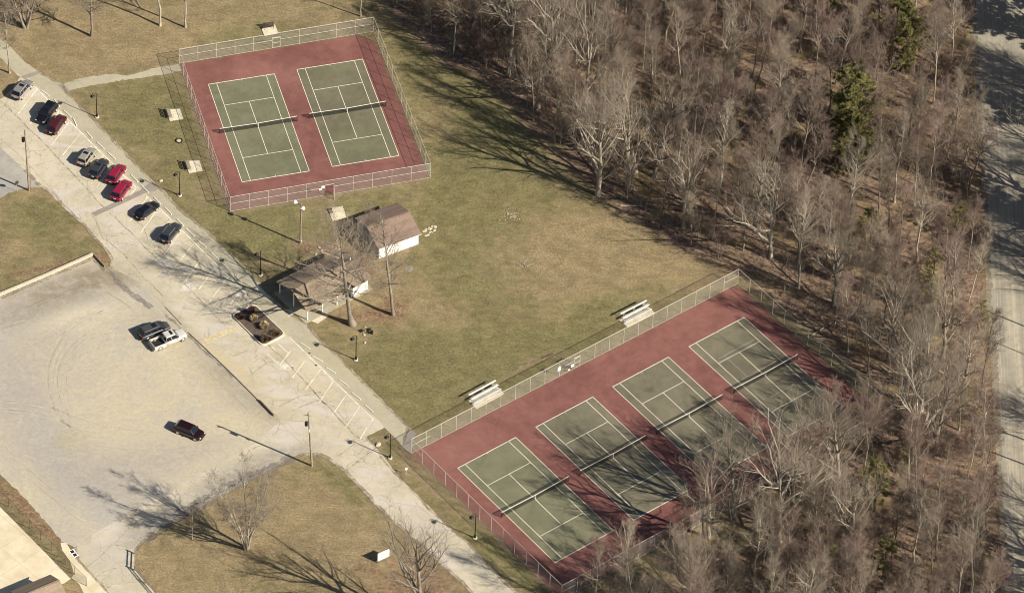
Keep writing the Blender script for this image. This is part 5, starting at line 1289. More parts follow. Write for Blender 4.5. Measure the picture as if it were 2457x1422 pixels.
car(113.6, 256, 'suv', 4.9, 1.95, 1.75, BLK, STALL+math.pi-.02, 'black SUV parked nose outward beside the dark red SUV', dx=.30)
car(133.9, 290, 'suv', 4.55, 1.85, 1.62, (.10, .014, .018), STALL+.02, 'dark maroon SUV parked next to the black SUV near the top of the row', dx=.25, sunroof=False)
car(206.5, 366, 'boxy', 4.15, 1.78, 1.70, TANS, STALL, 'small boxy champagne SUV with black sunroof, beside the dark grey SUV', metal=.5, dx=.2)
car(235.4, 395, 'suv', 4.5, 1.84, 1.62, CHAR, STALL+.02, 'dark grey SUV between the champagne SUV and a bright red SUV', dx=.25)
car(277, 408, 'suv', 4.5, 1.84, 1.68, (.30, .014, .045), STALL+.02, 'bright red SUV beside the dark grey SUV, upper of the two red ones', metal=.2, dx=.25, sunroof=False)
car(289.4, 447, 'suv', 4.75, 1.9, 1.68, (.32, .015, .048), STALL, 'bright red SUV next to the dark asphalt strip, lower of the two red ones', metal=.2, dx=.25, sunroof=False)
car(349.2, 497, 'hatch', 4.55, 1.82, 1.46, BLK, STALL-.28, 'black sedan-like hatchback just below the dark asphalt strip', 'hatchback', dx=.3, sunroof=False)
car(407.3, 549, 'suv', 4.6, 1.86, 1.66, (.06, .062, .068), STALL-.05, 'charcoal SUV with silver roof rails, lowest in the parked row', dx=.25, rails=True, sunroof=False)
VR = math.atan2(G(430, 765)[1]-G(330, 805)[1], G(430, 765)[0]-G(330, 805)[0])
car(365.5, 781.5, 'van', 5.0, 1.95, 1.72, (.085, .085, .088), VR, 'dark grey minivan on the gravel lot beside the pickup', 'minivan', dx=.30)
car(409.5, 797.5, 'pickup', 5.75, 2.0, 1.88, (.66, .63, .56), VR, 'silver crew cab pickup truck with open bed on the gravel lot', 'pickup truck', metal=.2, dx=-.35, sunroof=True)
mr = math.atan2(G(480, 1040)[1]-G(430, 1020)[1], G(480, 1040)[0]-G(430, 1020)[0])
car(450, 1019.5, 'suv', 4.8, 1.92, 1.72, (.022, .005, .008), mr, 'dark maroon SUV standing alone in the middle of the gravel lot', dx=.30, sunroof=False)
# ------------------------------------------------------------------ trees
UP = np.array([0, 0, 1.0])
def nrm(v): return v/np.maximum(1e-9, np.linalg.norm(v, axis=-1, keepdims=True))
def strands(rg, base, d, ln, m, curv=0.0, wob=0.05, grav=None):
    """base,d: (n,3); ln: (n,) -> points (n,m,3)"""
    n = len(base); t = np.linspace(0, 1, m)[None, :, None]
    L = ln[:, None, None]
    P = base[:, None, :] + d[:, None, :]*L*t + UP*L*curv*t*t
    wk = np.cumsum(rg.normal(0, wob, (n, m, 3)), axis=1); wk -= wk[:, :1]
    return P+wk*L/math.sqrt(m)
def kids(rg, P, rad, k, t0, t1, a0, a1, upb=0.2, tpow=1.0):
    """spawn k children per strand"""
    n, m, _ = P.shape
    t = t0+(t1-t0)*np.clip((np.arange(k)[None, :]+rg.random((n, k)))/k, 0, 1)**tpow
    f = t*(m-1); i = np.clip(f.astype(int), 0, m-2); fr = (f-i)[..., None]
    idx = np.arange(n)[:, None]
    A, B = P[idx, i], P[idx, i+1]
    base = A*(1-fr)+B*fr; tan = nrm(B-A)
    ra = rad[idx, i]*(1-fr[..., 0])+rad[idx, i+1]*fr[..., 0]
    r = rg.normal(0, 1, (n, k, 3)); perp = nrm(r-tan*(r*tan).sum(-1, keepdims=True))
    an = np.radians(a0+(a1-a0)*rg.random((n, k)))[..., None]
    d = nrm(tan*np.cos(an)+perp*np.sin(an)+UP*upb)
    return base.reshape(-1, 3), d.reshape(-1, 3), t.reshape(-1), ra.reshape(-1), np.repeat(np.arange(n), k)
def tubes(P, rad, k):
    n, m, _ = P.shape
    d = nrm(P[:, -1]-P[:, 0]); ref = np.where(np.abs(d[:, 2:3]) > .9, np.array([[1.0, 0, 0]]), np.array([[0, 0, 1.0]]))
    a = nrm(np.cross(d, ref)); b = np.cross(d, a)
    an = 2*math.pi*np.arange(k)/k
    off = a[:, None, None, :]*np.cos(an)[None, None, :, None]+b[:, None, None, :]*np.sin(an)[None, None, :, None]
    V = (P[:, :, None, :]+off*rad[:, :, None, None]).reshape(-1, 3)
    base = (np.arange(n)*m*k)[:, None, None]+(np.arange(m-1)*k)[None, :, None]
    kk = np.arange(k)[None, None, :]; k2 = (np.arange(k)+1) % k; k2 = k2[None, None, :]
    F = np.stack([base+kk, base+k2, base+k2+k, base+kk+k], -1).reshape(-1, 4)
    return V, F
def mesh_np(name, groups, mats):
    """groups: list of (V,F,matindex)"""
    Vs = []; Fs = []; Ms = []; o = 0
    for V, F, mi in groups: Vs.append(V); Fs.append(F+o); Ms.append(np.full(len(F), mi)); o += len(V)
    V = np.concatenate(Vs); F = np.concatenate(Fs); Mi = np.concatenate(Ms)
    me = bpy.data.meshes.new(name); me.vertices.add(len(V)); me.vertices.foreach_set('co', V.astype(np.float32).ravel())
    me.loops.add(F.size); me.loops.foreach_set('vertex_index', F.ravel().astype(np.int32))
    me.polygons.add(len(F)); me.polygons.foreach_set('loop_start', np.arange(0, F.size, F.shape[1], dtype=np.int32))
    me.polygons.foreach_set('material_index', Mi.astype(np.int32))
    me.update(calc_edges=True)
    for m in mats: me.materials.append(m)
    return me
def taper(r0, r1, m, p=1.0):
    t = np.linspace(0, 1, m)[None, :]**p
    return r0[:, None]*(1-t)+r1[:, None]*t
def bare_tree(seed, h, r0, first=.35, nl=22, spread=.30, upang=(30, 62), limb_up=.25, curv=.10, k2=7, k3=6, k4=4, stems=1, tw=.0085, mats=('bark', 'twig'), wob=.05, fork=None, dense=1.0, flare=1.0, swell=1.0, lt=.018, twob=.018, fall=.62, sa=.24):
    rg = np.random.default_rng(seed)
    m0 = 12
    if stems == 1: base = np.zeros((1, 3)); d = nrm(np.array([[rg.normal(0, .03), rg.normal(0, .03), 1.0]])); ln = np.array([h*.93])
    else:
        a = np.linspace(0, 6.28, stems, endpoint=False)+rg.random(); base = np.stack([np.cos(a)*.18, np.sin(a)*.18, a*0], -1)
        d = nrm(np.stack([np.cos(a)*sa, np.sin(a)*sa, np.ones(stems)], -1)+rg.normal(0, .05, (stems, 3))); ln = h*rg.uniform(.78, .95, stems)
    P0 = strands(rg, base, d, ln, m0, 0, twob)
    t = np.linspace(0, 1, m0)
    R0 = np.full((len(base), 1), r0)*((1-t)**.75*.93+.07)[None, :]
    R0[:, 0] *= 1.35*flare; 
    base[:, 2] -= .1; P0[:, 0, 2] -= .1
    trunkV, trunkF = tubes(P0, R0, 9)
    # limbs
    n1 = max(4, int(nl/stems))
    b, d, tt, ra, pi = kids(rg, P0, R0, n1, first, .98, upang[0], upang[1], limb_up)
    rel = (tt-first)/(1-first)
    l1 = h*spread*(1-fall*rel**1.3)*rg.uniform(.55, 1.25, len(b))*swell
    if fork:
        l1[:] = np.where(rg.random(len(l1)) < fork, l1*1.7, l1)
    P1 = strands(rg, b, d, l1, 7, curv, wob); r1 = np.minimum(ra*.7, .018+lt*l1); R1 = taper(r1, r1*.22, 7)
    G_ = []
    G_.append(tubes(P1, R1, 5)+(0,))
    b, d, tt, ra, pi = kids(rg, P1, R1, k2, .22, 1.0, 25, 60, .18)
    l2 = l1[pi]*.46*(1.15-.5*tt)*rg.uniform(.6, 1.25, len(b)); P2 = strands(rg, b, d, l2, 5, curv, wob*1.3); R2 = taper(np.maximum(ra*.6, .012), np.full(len(b), .008), 5)
    G_.append(tubes(P2, R2, 4)+(0,))
    b, d, tt, ra, pi = kids(rg, P2, R2, int(k3*dense), .15, 1.0, 25, 60, .15)
    l3 = np.maximum(.55, l2[pi]*.62*(1.1-.4*tt))*rg.uniform(.6, 1.35, len(b)); P3 = strands(rg, b, d, l3, 4, curv, wob); R3 = taper(np.full(len(b), .0125), np.full(len(b), .006), 4)
    G_.append(tubes(P3, R3, 3)+(1,))
    b, d, tt, ra, pi = kids(rg, P3, R3, int(k4*dense), .1, 1.0, 20, 60, .12)
    l4 = np.clip(l3[pi]*.65, .35, 1.1)*rg.uniform(.6, 1.4, len(b)); P4 = strands(rg, b, d, l4, 3, curv, wob); R4 = taper(np.full(len(b), tw), np.full(len(b), tw*.4), 3)
    G_.append(tubes(P4, R4, 3)+(1,))
    tm = mesh_np('trunk', [(trunkV, trunkF, 0)], [MAT[mats[0]]])
    tm.polygons.foreach_set('use_smooth', [True]*len(tm.polygons))
    cm = mesh_np('crown', G_, [MAT[mats[0]], MAT[mats[1]]])
    return tm, cm
def pine_tree(seed, h, spread=.24, bare=.18, tufts=2300, ln=.28, open_=1.0):
    rg = np.random.default_rng(seed)
    P0 = strands(rg, np.zeros((1, 3)), np.array([[0, 0, 1.0]]), np.array([h]), 10, 0, .02); P0[:, 0, 2] -= .1
    R0 = taper(np.array([.02*h]), np.array([.02]), 10)
    nb = int(h*3.0)
    b, d, tt, ra, pi = kids(rg, P0, R0, nb, bare, .985, 62, 95, .12)
    l1 = h*spread*np.clip(1.05-(tt-bare)/(1-bare), .16, 1)**.5*rg.uniform(.35, 1.25, len(b))
    P1 = strands(rg, b, d, l1, 6, .06, .05); R1 = taper(np.minimum(ra*.4, .05), np.full(len(b), .01), 6)
    b, d, tt, ra, pi = kids(rg, P1, R1, 6, .3, 1.0, 25, 60, .05)
    l2 = np.maximum(.3, l1[pi]*.4*(1.15-.6*tt))*rg.uniform(.6, 1.2, len(b)); P2 = strands(rg, b, d, l2, 4, .05, .05); R2 = taper(np.full(len(b), .014), np.full(len(b), .007), 4)
    G_ = [tubes(P1, R1, 4)+(0,), tubes(P2, R2, 3)+(0,)]
    # needle tufts at the bough ends
    k = max(2, int(tufts/len(P2)))
    b, d, tt, ra, pi = kids(rg, P2, R2, k, .2, 1.0, 20, 80, .25)
    nb_ = 9
    B = np.repeat(b, nb_, 0); D = nrm(np.repeat(d, nb_, 0)+rg.normal(0, .55, (len(b)*nb_, 3))); L = ln*rg.uniform(.6, 1.25, len(B))[:, None]
    S = nrm(np.cross(D, rg.normal(0, 1, D.shape)))*.030*open_
    V = np.stack([B-S*.5, B+S*.5, B+D*L+S*.35, B+D*L-S*.35], 1).reshape(-1, 3); F = np.arange(len(V)).reshape(-1, 4)
    G_.append((V, F, 1))
    tm = mesh_np('trunk', [tubes(P0, R0, 8)+(0,)], [MAT['barkd']]); cm = mesh_np('crown', G_, [MAT['barkd'], MAT['needle']])
    return tm, cm

KINDS = {}
# wood trees: slender, high narrow crowns
for i, (h, r0, first, sp, mt) in enumerate(((19, .17, .40, .23, ('bark', 'twig')), (20, .20, .36, .25, ('bark', 'twigr')), (17, .13, .42, .22, ('barkp', 'twig')), (19, .15, .5, .23, ('bark', 'twigr')), (15.5, .13, .33, .26, ('barkd', 'twigd')), (21, .21, .40, .26, ('barkp', 'twigp')), (17.5, .15, .3, .26, ('bark', 'twigp')))):
    KINDS['wood%d' % i] = bare_tree(100+i, h, r0, first, 22, sp, (20, 58), .20, .10, 7, 5, 3, mats=mt, wob=.055, lt=.017, tw=.0078)
# understorey saplings
for i, (h, sp, mt, st) in enumerate(((9, .24, ('barkp', 'twigp'), 1), (7.5, .30, ('bark', 'twigr'), 3), (11, .19, ('barkp', 'twig'), 1), (6, .38, ('bark', 'twigr'), 4))):
    KINDS['sap%d' % i] = bare_tree(200+i, h, .055, .18, 18, sp, (25, 60), .25, .1, 6, 5, 4, stems=st, mats=mt, wob=.07, tw=.0078)
# big open-grown trees
KINDS['bigA'] = bare_tree(301, 25, .35, .26, 30, .34, (42, 85), .10, .05, 9, 5, 4, mats=('bark', 'twigp'), wob=.06, flare=1.5, tw=.008, lt=.014, twob=.014)
KINDS['bigB'] = bare_tree(305, 23, .27, .20, 28, .25, (40, 80), .12, .06, 8, 5, 4, mats=('bark', 'twigp'), wob=.07, tw=.008, lt=.016, twob=.02)
KINDS['broad'] = bare_tree(309, 18, .40, .13, 17, .56, (24, 52), .18, .04, 8, 5, 3, mats=('bark', 'twigp'), wob=.045, tw=.009, lt=.024, fall=.5)
KINDS['broad2'] = bare_tree(312, 19, .36, .18, 16, .50, (26, 58), .16, .05, 8, 5, 3, mats=('barkp', 'twigp'), wob=.055, tw=.009, fork=.3, lt=.024, fall=.5)
KINDS['fan'] = bare_tree(315, 14.5, .14, .16, 60, .32, (18, 50), .24, .04, 7, 5, 3, stems=6, sa=.19, mats=('barkp', 'twigp'), wob=.045, tw=.009, lt=.02)
KINDS['bushy'] = bare_tree(318, 13.5, .2, .10, 34, .46, (22, 52), .25, .05, 8, 6, 4, stems=4, mats=('bark', 'twigp'), wob=.045, tw=.009, lt=.02)
KINDS['slim'] = bare_tree(321, 16, .15, .3, 18, .22, (25, 60), .15, .06, 6, 5, 4, mats=('barkp', 'twigp'), wob=.06)
KINDS['pine0'] = pine_tree(401, 20, .28, .10, 9500, .40, 1.2)
KINDS['pine1'] = pine_tree(402, 14, .30, .08, 6000, .38, 1.4)
KINDS['pine2'] = pine_tree(403, 9, .30, .05, 1500, .30, 1.0)
tcount = 0
def plant(kind, x, y, scale=1.0, rz=0.0, tilt=(0, 0), label=None, cat='bare tree', group=None, name=None):
    tm, cm = KINDS[kind]
    nm = name or ('pine_tree' if kind.startswith('pine') else ('sapling' if kind.startswith('sap') else 'bare_tree'))
    r = bpy.data.objects.new(nm, None); COL.objects.link(r); r.location = (x, y, 0); r.rotation_euler = (Matrix.Rotation(tilt[1], 3, 'Y') @ Matrix.Rotation(tilt[0], 3, 'X') @ Matrix.Rotation(rz, 3, 'Z')).to_euler(); r.scale = (scale, scale, scale*1.0); r.empty_display_size = .5
    for n_, me_ in (('trunk', tm), ('crown', cm)):
        o = bpy.data.objects.new(n_, me_); COL.objects.link(o); o.parent = r
    tag(r, label, cat, group); return r

# --- open-grown trees, each where it stands (px of its foot, scale, turn, lean)
OPEN = [('bigA', 845, 778, 1.0, .3, (0.02, -.13), 'largest bare tree, with a flared pale trunk in front of the pavilion'),
        ('bigB', 943, 755, 1.0, 1.2, (.0, -.16), 'leaning bare tree with knobbly pale trunk right of the pavilion'),
        ('fan', 592, 1316, 1.12, .2, (0, 0), 'multi-stemmed bare tree with fan-like crown in the grass island'),
        ('broad', 1004, 1500, 1.12, 2.0, (0, 0), 'bare tree reaching over the lower road beside the white notice board'),
        ('slim', 462, 1292, .48, .9, (0, 0), 'thin young bare tree left of the fan-shaped tree'),
        ('bigB', 219, 87, .86, 2.2, (0, 0), 'pale straight bare tree on the top left lawn, with a heavy trunk shadow'),
        ('wood5', 384, 62, .9, .4, (0, -.02), 'first of two slender pale trees on the top lawn, the left one'),
        ('slim', 445, 66, 1.1, 1.4, (0, .02), 'second of two slender pale trees on the top lawn, the right one'),
        ('bushy', 62, 66, 1.1, 0, (0, 0), 'many-branched bare tree near the top left corner'),
        ('slim', 23, 176, .95, .5, (0, -.03), 'thin pale tree beside the path at the left edge'),
        ('wood2', 866, 40, .9, 3.0, (0, 0), 'slim bare tree behind the top corner of the two-court fence'),
        ('wood5', -40, 20, 1.0, 1.0, (0, 0), 'bare tree at the far left beyond the path'),
        ('broad2', 130, -60, .9, 2.0, (0, 0), 'bare tree standing above the top left lawn'),
        ('wood1', 700, -20, 1.0, 2.5, (0, 0), 'bare tree beyond the top lawn, whose shadow crosses it'),
        ('wood6', 560, -40, 1.0, .5, (0, 0), 'bare tree beyond the top lawn near the two slender trees'),
        # beside the long courts
        ('broad2', 1868, 1300, 1.05, .6, (0, -.10), 'large pale limbed tree leaning over the long court fence from below'),
        ('broad', 1897, 1225, 1.0, 2.6, (0, .0), 'tall pale tree just outside the lower side of the long court fence'),
        ('broad2', 1921, 1198, 1.0, 4.0, (0, .10), 'forked pale tree leaning right behind the tall pale one at the long court fence'),
        ('broad', 1760, 1235, 1.0, 1.0, (0, -.05), 'broad bare tree by the lower side of the long courts, shading the third court'),
        ('bushy', 1650, 1440, 1.12, 1.0, (0, 0), 'dense rounded bare tree below the bottom corner of the long courts'),
        ('bushy', 1530, 1500, .95, 3.0, (0, 0), 'low spreading bare tree at the bottom edge next to the dense rounded one'),
        ('broad', 2038, 1336, .92, 2.0, (0, 0), 'tall forked tree in the lower wood, with a clear pale trunk'),
        ('wood5', 1810, 1420, .95, 2.0, (0, 0), 'pale tree in the lower wood near the grassy opening'),
        ('wood1', 1950, 1440, .95, 1.0, (0, 0), 'reddish twigged tree in the lower wood at the bottom edge'),
        ('broad', 2010, 1215, 1.1, 1.7, (0, -.05), 'wide crowned tree hiding the right corner of the long court fence'),
        ('broad2', 1700, 1290, .95, 5.1, (0, -.05), 'bare tree left of the grassy opening below the long courts'),
        ('bushy', 1960, 1290, 1.0, 2.1, (0, 0), 'dense bare tree between the leaning pale tree and the tall forked tree'),
        # lawn edge
        ('broad', 1508, 455, 1.02, .8, (0, -.04), 'pale open-crowned tree at the lawn edge, casting the widest branching shadow'),
        ('broad2', 1525, 412, .95, 2.8, (0, -.12), 'pale leaning tree just inside the wood behind the open-crowned one'),
        ('broad', 1570, 425, .98, 5.0, (0, .10), 'pale tree leaning right just inside the wood at the lawn edge'),
        ('broad2', 1330, 215, 1.0, 1.5, (0, -.1), 'pale leaning tree in the upper wood near the lawn edge'),
        ('broad2', 1260, 95, 1.0, 4.2, (0, -.12), 'white limbed leaning tree in the upper left wood'),
        ('broad', 1810, 550, .95, 3.3, (0, 0), 'wide branched tree in the middle of the wood'),
        ('broad', 2262, 860, .85, .4, (0, 0), 'spreading pale forked tree near the highway verge'),
        ('broad2', 2210, 985, .9, 2.4, (0, 0), 'wide bare tree off the right corner of the long courts, shading the far court'),
        ('broad', 2130, 870, .85, 5.4, (0, 0), 'bare tree right outside the far side of the long court fence'),
        ('broad', 2000, 730, .85, 1.4, (0, 0), 'bare tree behind the far court near the top corner of the long fence'),
        ('broad2', 1850, 620, .9, 3.4, (0, 0), 'bare tree in the wood just above the top corner of the long fence'),
        ('broad', 2160, 1010, .9, 3.9, (0, 0), 'bare tree against the right corner of the long court fence'),
        ('broad', 1130, 95, .9, 3.9, (0, 0), 'wide bare tree where the upper lawn meets the wood'),
        ('broad2', 1220, 180, .95, 0.9, (0, 0), 'bare tree at the upper lawn edge above the two-court fence corner'),
        ('broad', 1010, -10, .95, 2.9, (0, 0), 'bare tree at the very top where the wood begins'),
        ('broad2', 1640, 545, .8, 1.9, (0, 0), 'bare tree at the tan end of the lawn, inside the wood edge'),
        ('broad', 2245, 1085, .9, 4.4, (0, 0), 'bare tree in the right part of the wood, level with the long fence corner'),
        ('broad2', 2185, 1110, .9, 1.1, (0, 0), 'pale bare tree just below the right corner of the long fence'),
        ('broad', 2305, 965, .85, 3.1, (0, 0), 'bare tree near the highway verge, right of the far court'),
        ('broad', 1435, 468, 1.08, 2.0, (0, 0), 'heavy trunked tree at the lawn edge, left of the open-crowned one'),
        ('broad2', 1400, 265, .95, .9, (0, 0), 'tall tree at the upper lawn edge, with a dark double trunk'),
        ('broad', 1290, 258, .92, 4.0, (0, 0), 'tree at the lawn edge halfway along the two-court fence')]
for k, px, py, s, rz, tl, lab in OPEN:
    if s < .01: continue
    g = G(px, py); plant(k, g[0], g[1], s, rz, tl, lab, 'bare tree')
PINES = [('pine0', 2045, 415, 1.0, 0, 'tallest green pine in the wood, lit on its right side'), ('pine0', 2032, 330, .8, 2, 'green pine directly behind the tallest one'), ('pine1', 2008, 395, .85, 3, 'shorter pine at the shaded left foot of the tallest one'), ('pine1', 2162, 172, 1.1, 1, 'green pine in the top right wood near the highway'), ('pine1', 2150, 95, 1.0, 4, 'green pine behind the one in the top right wood'),
         ('pine2', 1988, 52, .8, 1, 'small green pine at the top edge of the wood'), ('pine2', 2098, 1225, 1.25, 2, 'olive pine in the lower wood right of the tall forked tree'), ('pine2', 2118, 1385, 1.05, 4, 'small yellow green pine near the bottom edge of the wood'), ('pine2', 1978, 1370, .95, 3, 'small green pine in the lower wood left of the forked tree'),
         ('pine2', 2345, 795, .72, 0, 'yellow green shrubby evergreen at the highway verge'), ('pine2', 2088, 592, .95, 2.4, 'thin hazy evergreen in the middle wood'), ('pine2', 2288, 565, .8, 5, 'thin evergreen near the highway in the middle wood'), ('pine2', 2228, 755, .9, 1, 'hazy evergreen between the spreading forked tree and the wood centre'), ('pine2', 2180, 1120, .8, 3, 'faint olive evergreen in the lower right wood'), ('pine2', 2240, 660, .7, 3, 'low evergreen in the middle right wood')]
for k, px, py, s, rz, lab in PINES:
    g = G(px, py); plant(k, g[0], g[1], s, rz, (0, 0), lab, 'pine tree', 'evergreens in the wood')

# --- the wood itself (a gap in front of the tall pines)
rg = random.Random(42)
F2i = F2
def ok_tree(x, y): 
    X, Y = np.array([x]), np.array([y])
    return inside_arr(FOREST, X, Y)[0] and not inside_arr(F2i, X, Y)[0] and dist_arr(F2i, X, Y)[0] > 1.2
bx = [p[0] for p in FOREST]; by = [p[1] for p in FOREST]
placed = [G(t[1], t[2]) for t in OPEN]+[G(t[1], t[2]) for t in PINES]
openings = [(1720, 1265, 7), (1560, 1385, 7), (1800, 1310, 4), (1990, 985, 3)]
openings = [G(a, b)+(c,) for a, b, c in openings]
def scatter(n, dmin, tries, pts):
    out = []
    for _ in range(tries):
        x, y = rg.uniform(min(bx), max(bx)), rg.uniform(min(by), max(by))
        if not ok_tree(x, y): continue
        if any((x-a)**2+(y-b)**2 < dmin*dmin for a, b in pts): continue
        if any((x-a)**2+(y-b)**2 < r*r for a, b, r in openings): continue
        qx, qy = PX(x, y)
        if qx > 2470 or qx < 860 or (1955 < qx < 2110 and 412 < qy < 545) or (2105 < qx < 2200 and 172 < qy < 290): continue
        pts.append((x, y)); out.append((x, y, qx, qy))
        if len(out) >= n: break
    return out
A1 = scatter(262, 3.3, 16000, placed)
A2 = scatter(292, 1.5, 14000, placed)
cells = {}
HN = ['upper left', 'upper middle', 'upper right', 'middle left', 'centre', 'middle right', 'lower left', 'lower middle', 'lower right']
def cellname(px, py):
    cx = 0 if px < 1450 else (1 if px < 1750 else (2 if px < 2000 else 3))
    cy = max(0, min(7, int(py/180)))
    return cx, cy
CN = ['wood left', 'wood left middle', 'wood right middle', 'wood right']
ORD2 = ORD+['twenty first', 'twenty second', 'twenty third', 'twenty fourth', 'twenty fifth', 'twenty sixth', 'twenty seventh', 'twenty eighth', 'twenty ninth', 'thirtieth']+['thirty '+o_ for o_ in ORD[:9]]+['fortieth']*50
RN = ['top edge', 'upper part', 'upper middle', 'middle', 'lower middle', 'lower part', 'bottom part', 'bottom edge']
def lab(items, what):
    groups = {}
    for it in items: groups.setdefault(cellname(it[2], it[3]), []).append(it)
    res = {}
    for c, L in groups.items():
        L.sort(key=lambda t: t[2])
        for k, it in enumerate(L): res[it] = '%s, %s from left in the %s, %s' % (what[it], ORD2[k], RN[c[1]], CN[c[0]])
    return res
wk = {}; what = {}
ADJ = {'wood0': 'grey bare tree', 'wood1': 'stout reddish bare tree', 'wood2': 'slim pale bare tree', 'wood3': 'high-crowned bare tree', 'wood4': 'dark barked bare tree', 'wood5': 'tall pale barked tree', 'wood6': 'bare tree with pale twigs', 'sap0': 'pale slender sapling', 'sap1': 'reddish clump sapling', 'sap2': 'tall thin pale sapling', 'sap3': 'low reddish multi-stem sapling'}
for it in A1: wk[it] = 'wood%d' % rg.choice([0, 1, 2, 3, 4, 5, 6, 0, 1, 3]); what[it] = ADJ[wk[it]]
for it in A2: wk[it] = 'sap%d' % rg.randrange(4); what[it] = ADJ[wk[it]]
L1 = lab(A1, what); L2 = lab(A2, what)
for it in A1: plant(wk[it], it[0], it[1], rg.uniform(.78, 1.05), rg.uniform(0, 6.28), (rg.gauss(0, .05), rg.gauss(0, .05)), L1[it], 'bare tree', 'bare trees of the wood')
for it in A2: plant(wk[it], it[0], it[1], rg.uniform(.7, 1.15), rg.uniform(0, 6.28), (rg.gauss(0, .06), rg.gauss(0, .06)), L2[it], 'sapling', 'saplings of the wood')
# trees on the far side of the highway (their shadows cross it)
for k in range(70):
    py = rg.uniform(-60, 800) if k < 46 else (rg.uniform(1290, 1700) if k < 64 else rg.uniform(1080, 1290))
    px = rg.uniform(2530, 2780); g = G(px, py)
    plant(rg.choice(['wood0', 'wood1', 'broad2', 'wood5', 'broad', 'broad']), g[0], g[1], rg.uniform(.85, 1.1), rg.uniform(0, 6), (0, 0), 'bare tree on the far side of the highway', 'bare tree', 'bare trees beyond the highway')
for (px, py) in ((2560, 40), (2600, 130), (2545, 95), (2640, 60), (2580, 330), (2600, 560)):
    g = G(px, py); plant('pine0', g[0], g[1], 1.0, px, (0, 0), 'dark pine on the far side of the highway', 'pine tree', 'pines beyond the highway')
g = G(2583, 834); r = empty('utility_pole', (g[0], g[1]), 0, 'wooden pole on the far side of the highway', 'pole'); MB().tube([(0, 0, 0), (0, 0, 11.2)], [.17, .11], 8).build('pole_shaft', MAT['woodp'], r)
g = G(2560, 892); r = empty('highway_lamp', (g[0], g[1]), 0, 'highway lamp with a long arm on the far verge', 'street lamp'); MB().tube([(0, 0, 0), (0, 0, 9), (-.5, .0, 9.2), (-2.2, .3, 9.3)], [.11, .07, .05, .04], 8).build('pole_shaft', MAT['galv'], r); MB().box((-2.4, .3, 9.25), (.7, .3, .15)).build('lamp_head', MAT['black'], r)

# undergrowth: thin stems and brush nobody could count
rg2 = np.random.default_rng(9)
N = 130000
X = rg2.uniform(min(bx), max(bx), N); Y = rg2.uniform(min(by), max(by), N)
k_ = np.zeros(N); 
for c in range(260):
    cxy = (rg2.uniform(min(bx), max(bx)), rg2.uniform(min(by), max(by))); rr_ = rg2.uniform(1, 3.2)
    k_ += np.exp(-((X-cxy[0])**2+(Y-cxy[1])**2)/rr_**2)
keep = inside_arr(FOREST, X, Y) & ~inside_arr(F2, X, Y) & (rg2.random(N) < np.clip(.22+k_*1.2, 0, 1)) & (dist_arr(FOREST, X, Y) > .2)
for a, b, r_ in openings: keep &= ((X-a)**2+(Y-b)**2 > (r_*.8)**2)
X, Y, kk = X[keep], Y[keep], k_[keep]
n = len(X); B = np.stack([X, Y, np.zeros(n)-.02], -1); D = nrm(np.stack([rg2.normal(0, .5, n), rg2.normal(0, .5, n), np.ones(n)], -1))
P = strands(rg2, B, D, rg2.uniform(.35, 1.0, n)*(1+np.clip(kk, 0, 1)*.8), 3, 0, .12); Rr = taper(np.full(n, .011), np.full(n, .005), 3)
b, d, tt, ra, pi = kids(rg2, P, Rr, 2, .3, 1, 25, 60, .1)
P2_ = strands(rg2, b, d, rg2.uniform(.25, .6, len(b)), 2, 0, .0); R2_ = taper(np.full(len(b), .007), np.full(len(b), .004), 2)
me = mesh_np('undergrowth', [tubes(P, Rr, 3)+(0,), tubes(P2_, R2_, 3)+(1,)], [MAT['twigp'], MAT['twigr']])
o = bpy.data.objects.new('undergrowth', me); COL.objects.link(o); o['kind'] = 'stuff'; tag(o, 'thin brown brush and stems covering the floor of the wood', 'undergrowth')
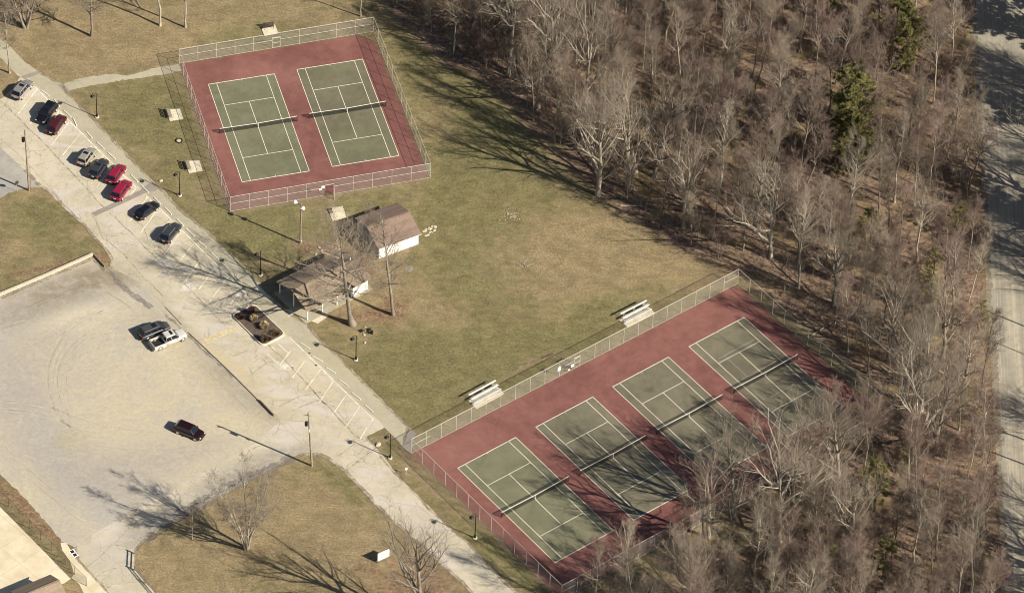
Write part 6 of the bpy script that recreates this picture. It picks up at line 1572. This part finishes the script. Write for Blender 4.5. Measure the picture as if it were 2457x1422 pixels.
# thin poles and brush between the trees
n = 2200
X = rg2.uniform(min(bx), max(bx), n*4); Y = rg2.uniform(min(by), max(by), n*4)
keep = inside_arr(FOREST, X, Y) & ~inside_arr(F2, X, Y) & (dist_arr(F2, X, Y) > 1)
for a, b, r_ in openings: keep &= ((X-a)**2+(Y-b)**2 > r_**2)
X, Y = X[keep][:n], Y[keep][:n]; n = len(X)
hh = rg2.uniform(1.8, 7.0, n)**1.0; B = np.stack([X, Y, np.zeros(n)-.05], -1); D = nrm(np.stack([rg2.normal(0, .12, n), rg2.normal(0, .12, n), np.ones(n)], -1))
Pt = strands(rg2, B, D, hh, 6, 0, .05); Rt = taper(.010+.0045*hh, np.full(n, .008), 6)
b, d, tt, ra, pi = kids(rg2, Pt, Rt, 9, .2, 1, 25, 65, .2)
l_ = hh[pi]*.22*rg2.uniform(.5, 1.3, len(b)); Pb = strands(rg2, b, d, l_, 4, .08, .07); Rb = taper(np.full(len(b), .011), np.full(len(b), .006), 4)
b, d, tt, ra, pi = kids(rg2, Pb, Rb, 4, .15, 1, 20, 60, .15)
Pc = strands(rg2, b, d, rg2.uniform(.3, .9, len(b)), 2, 0, 0); Rc = taper(np.full(len(b), .0085), np.full(len(b), .004), 2)
sel = rg2.random(len(Pc)) < .5
me = mesh_np('brush_thicket', [tubes(Pt, Rt, 4)+(0,), tubes(Pb, Rb, 3)+(0,), tubes(Pc[sel], Rc[sel], 3)+(1,), tubes(Pc[~sel], Rc[~sel], 3)+(2,)], [MAT['bark'], MAT['twig'], MAT['twigd']])
o = bpy.data.objects.new('brush_thicket', me); COL.objects.link(o); o['kind'] = 'stuff'; tag(o, 'tangled thin poles and brush filling the gaps between the trees of the wood', 'brush')
# fallen branches on the floor of the wood
for k in range(26):
    for _ in range(60):
        x, y = rg.uniform(min(bx), max(bx)), rg.uniform(min(by), max(by)); qx, qy = PX(x, y)
        if ok_tree(x, y) and 0 < qx < 2400 and 0 < qy < 1422: break
    a = rg.uniform(0, 3.14); l = rg.uniform(1.5, 4.5); m = MB()
    m.tube([(-l/2, 0, .12), (0, rg.uniform(-.2, .2), .16), (l/2, 0, .1)], [.10, .08, .04], 6)
    m.tube([(l*.1, 0, .14), (l*.3, .5, .35)], [.04, .02], 5)
    o = m.build('fallen_log', MAT['barkp']); o.location = (x, y, 0); o.rotation_euler = (0, 0, a)
    tag(o, 'pale fallen log on the floor, %s, %s' % (CN[cellname(qx, qy)[0]], RN[cellname(qx, qy)[1]]), 'log', 'fallen logs in the wood')
for k in range(5):
    g = G(1258+rg.gauss(0, 9), 633+rg.gauss(0, 4)); m = MB(); m.tube([(-.7, 0, .05), (0, .1, .08), (.7, -.1, .04)], [.04, .035, .015], 5)
    o = m.build('fallen_stick', MAT['barkp']); o.location = (g[0], g[1], 0); o.rotation_euler = (0, 0, rg.uniform(0, 3)); tag(o, 'pale fallen stick in the small heap on the middle of the lawn', 'stick', 'fallen sticks on the lawn')
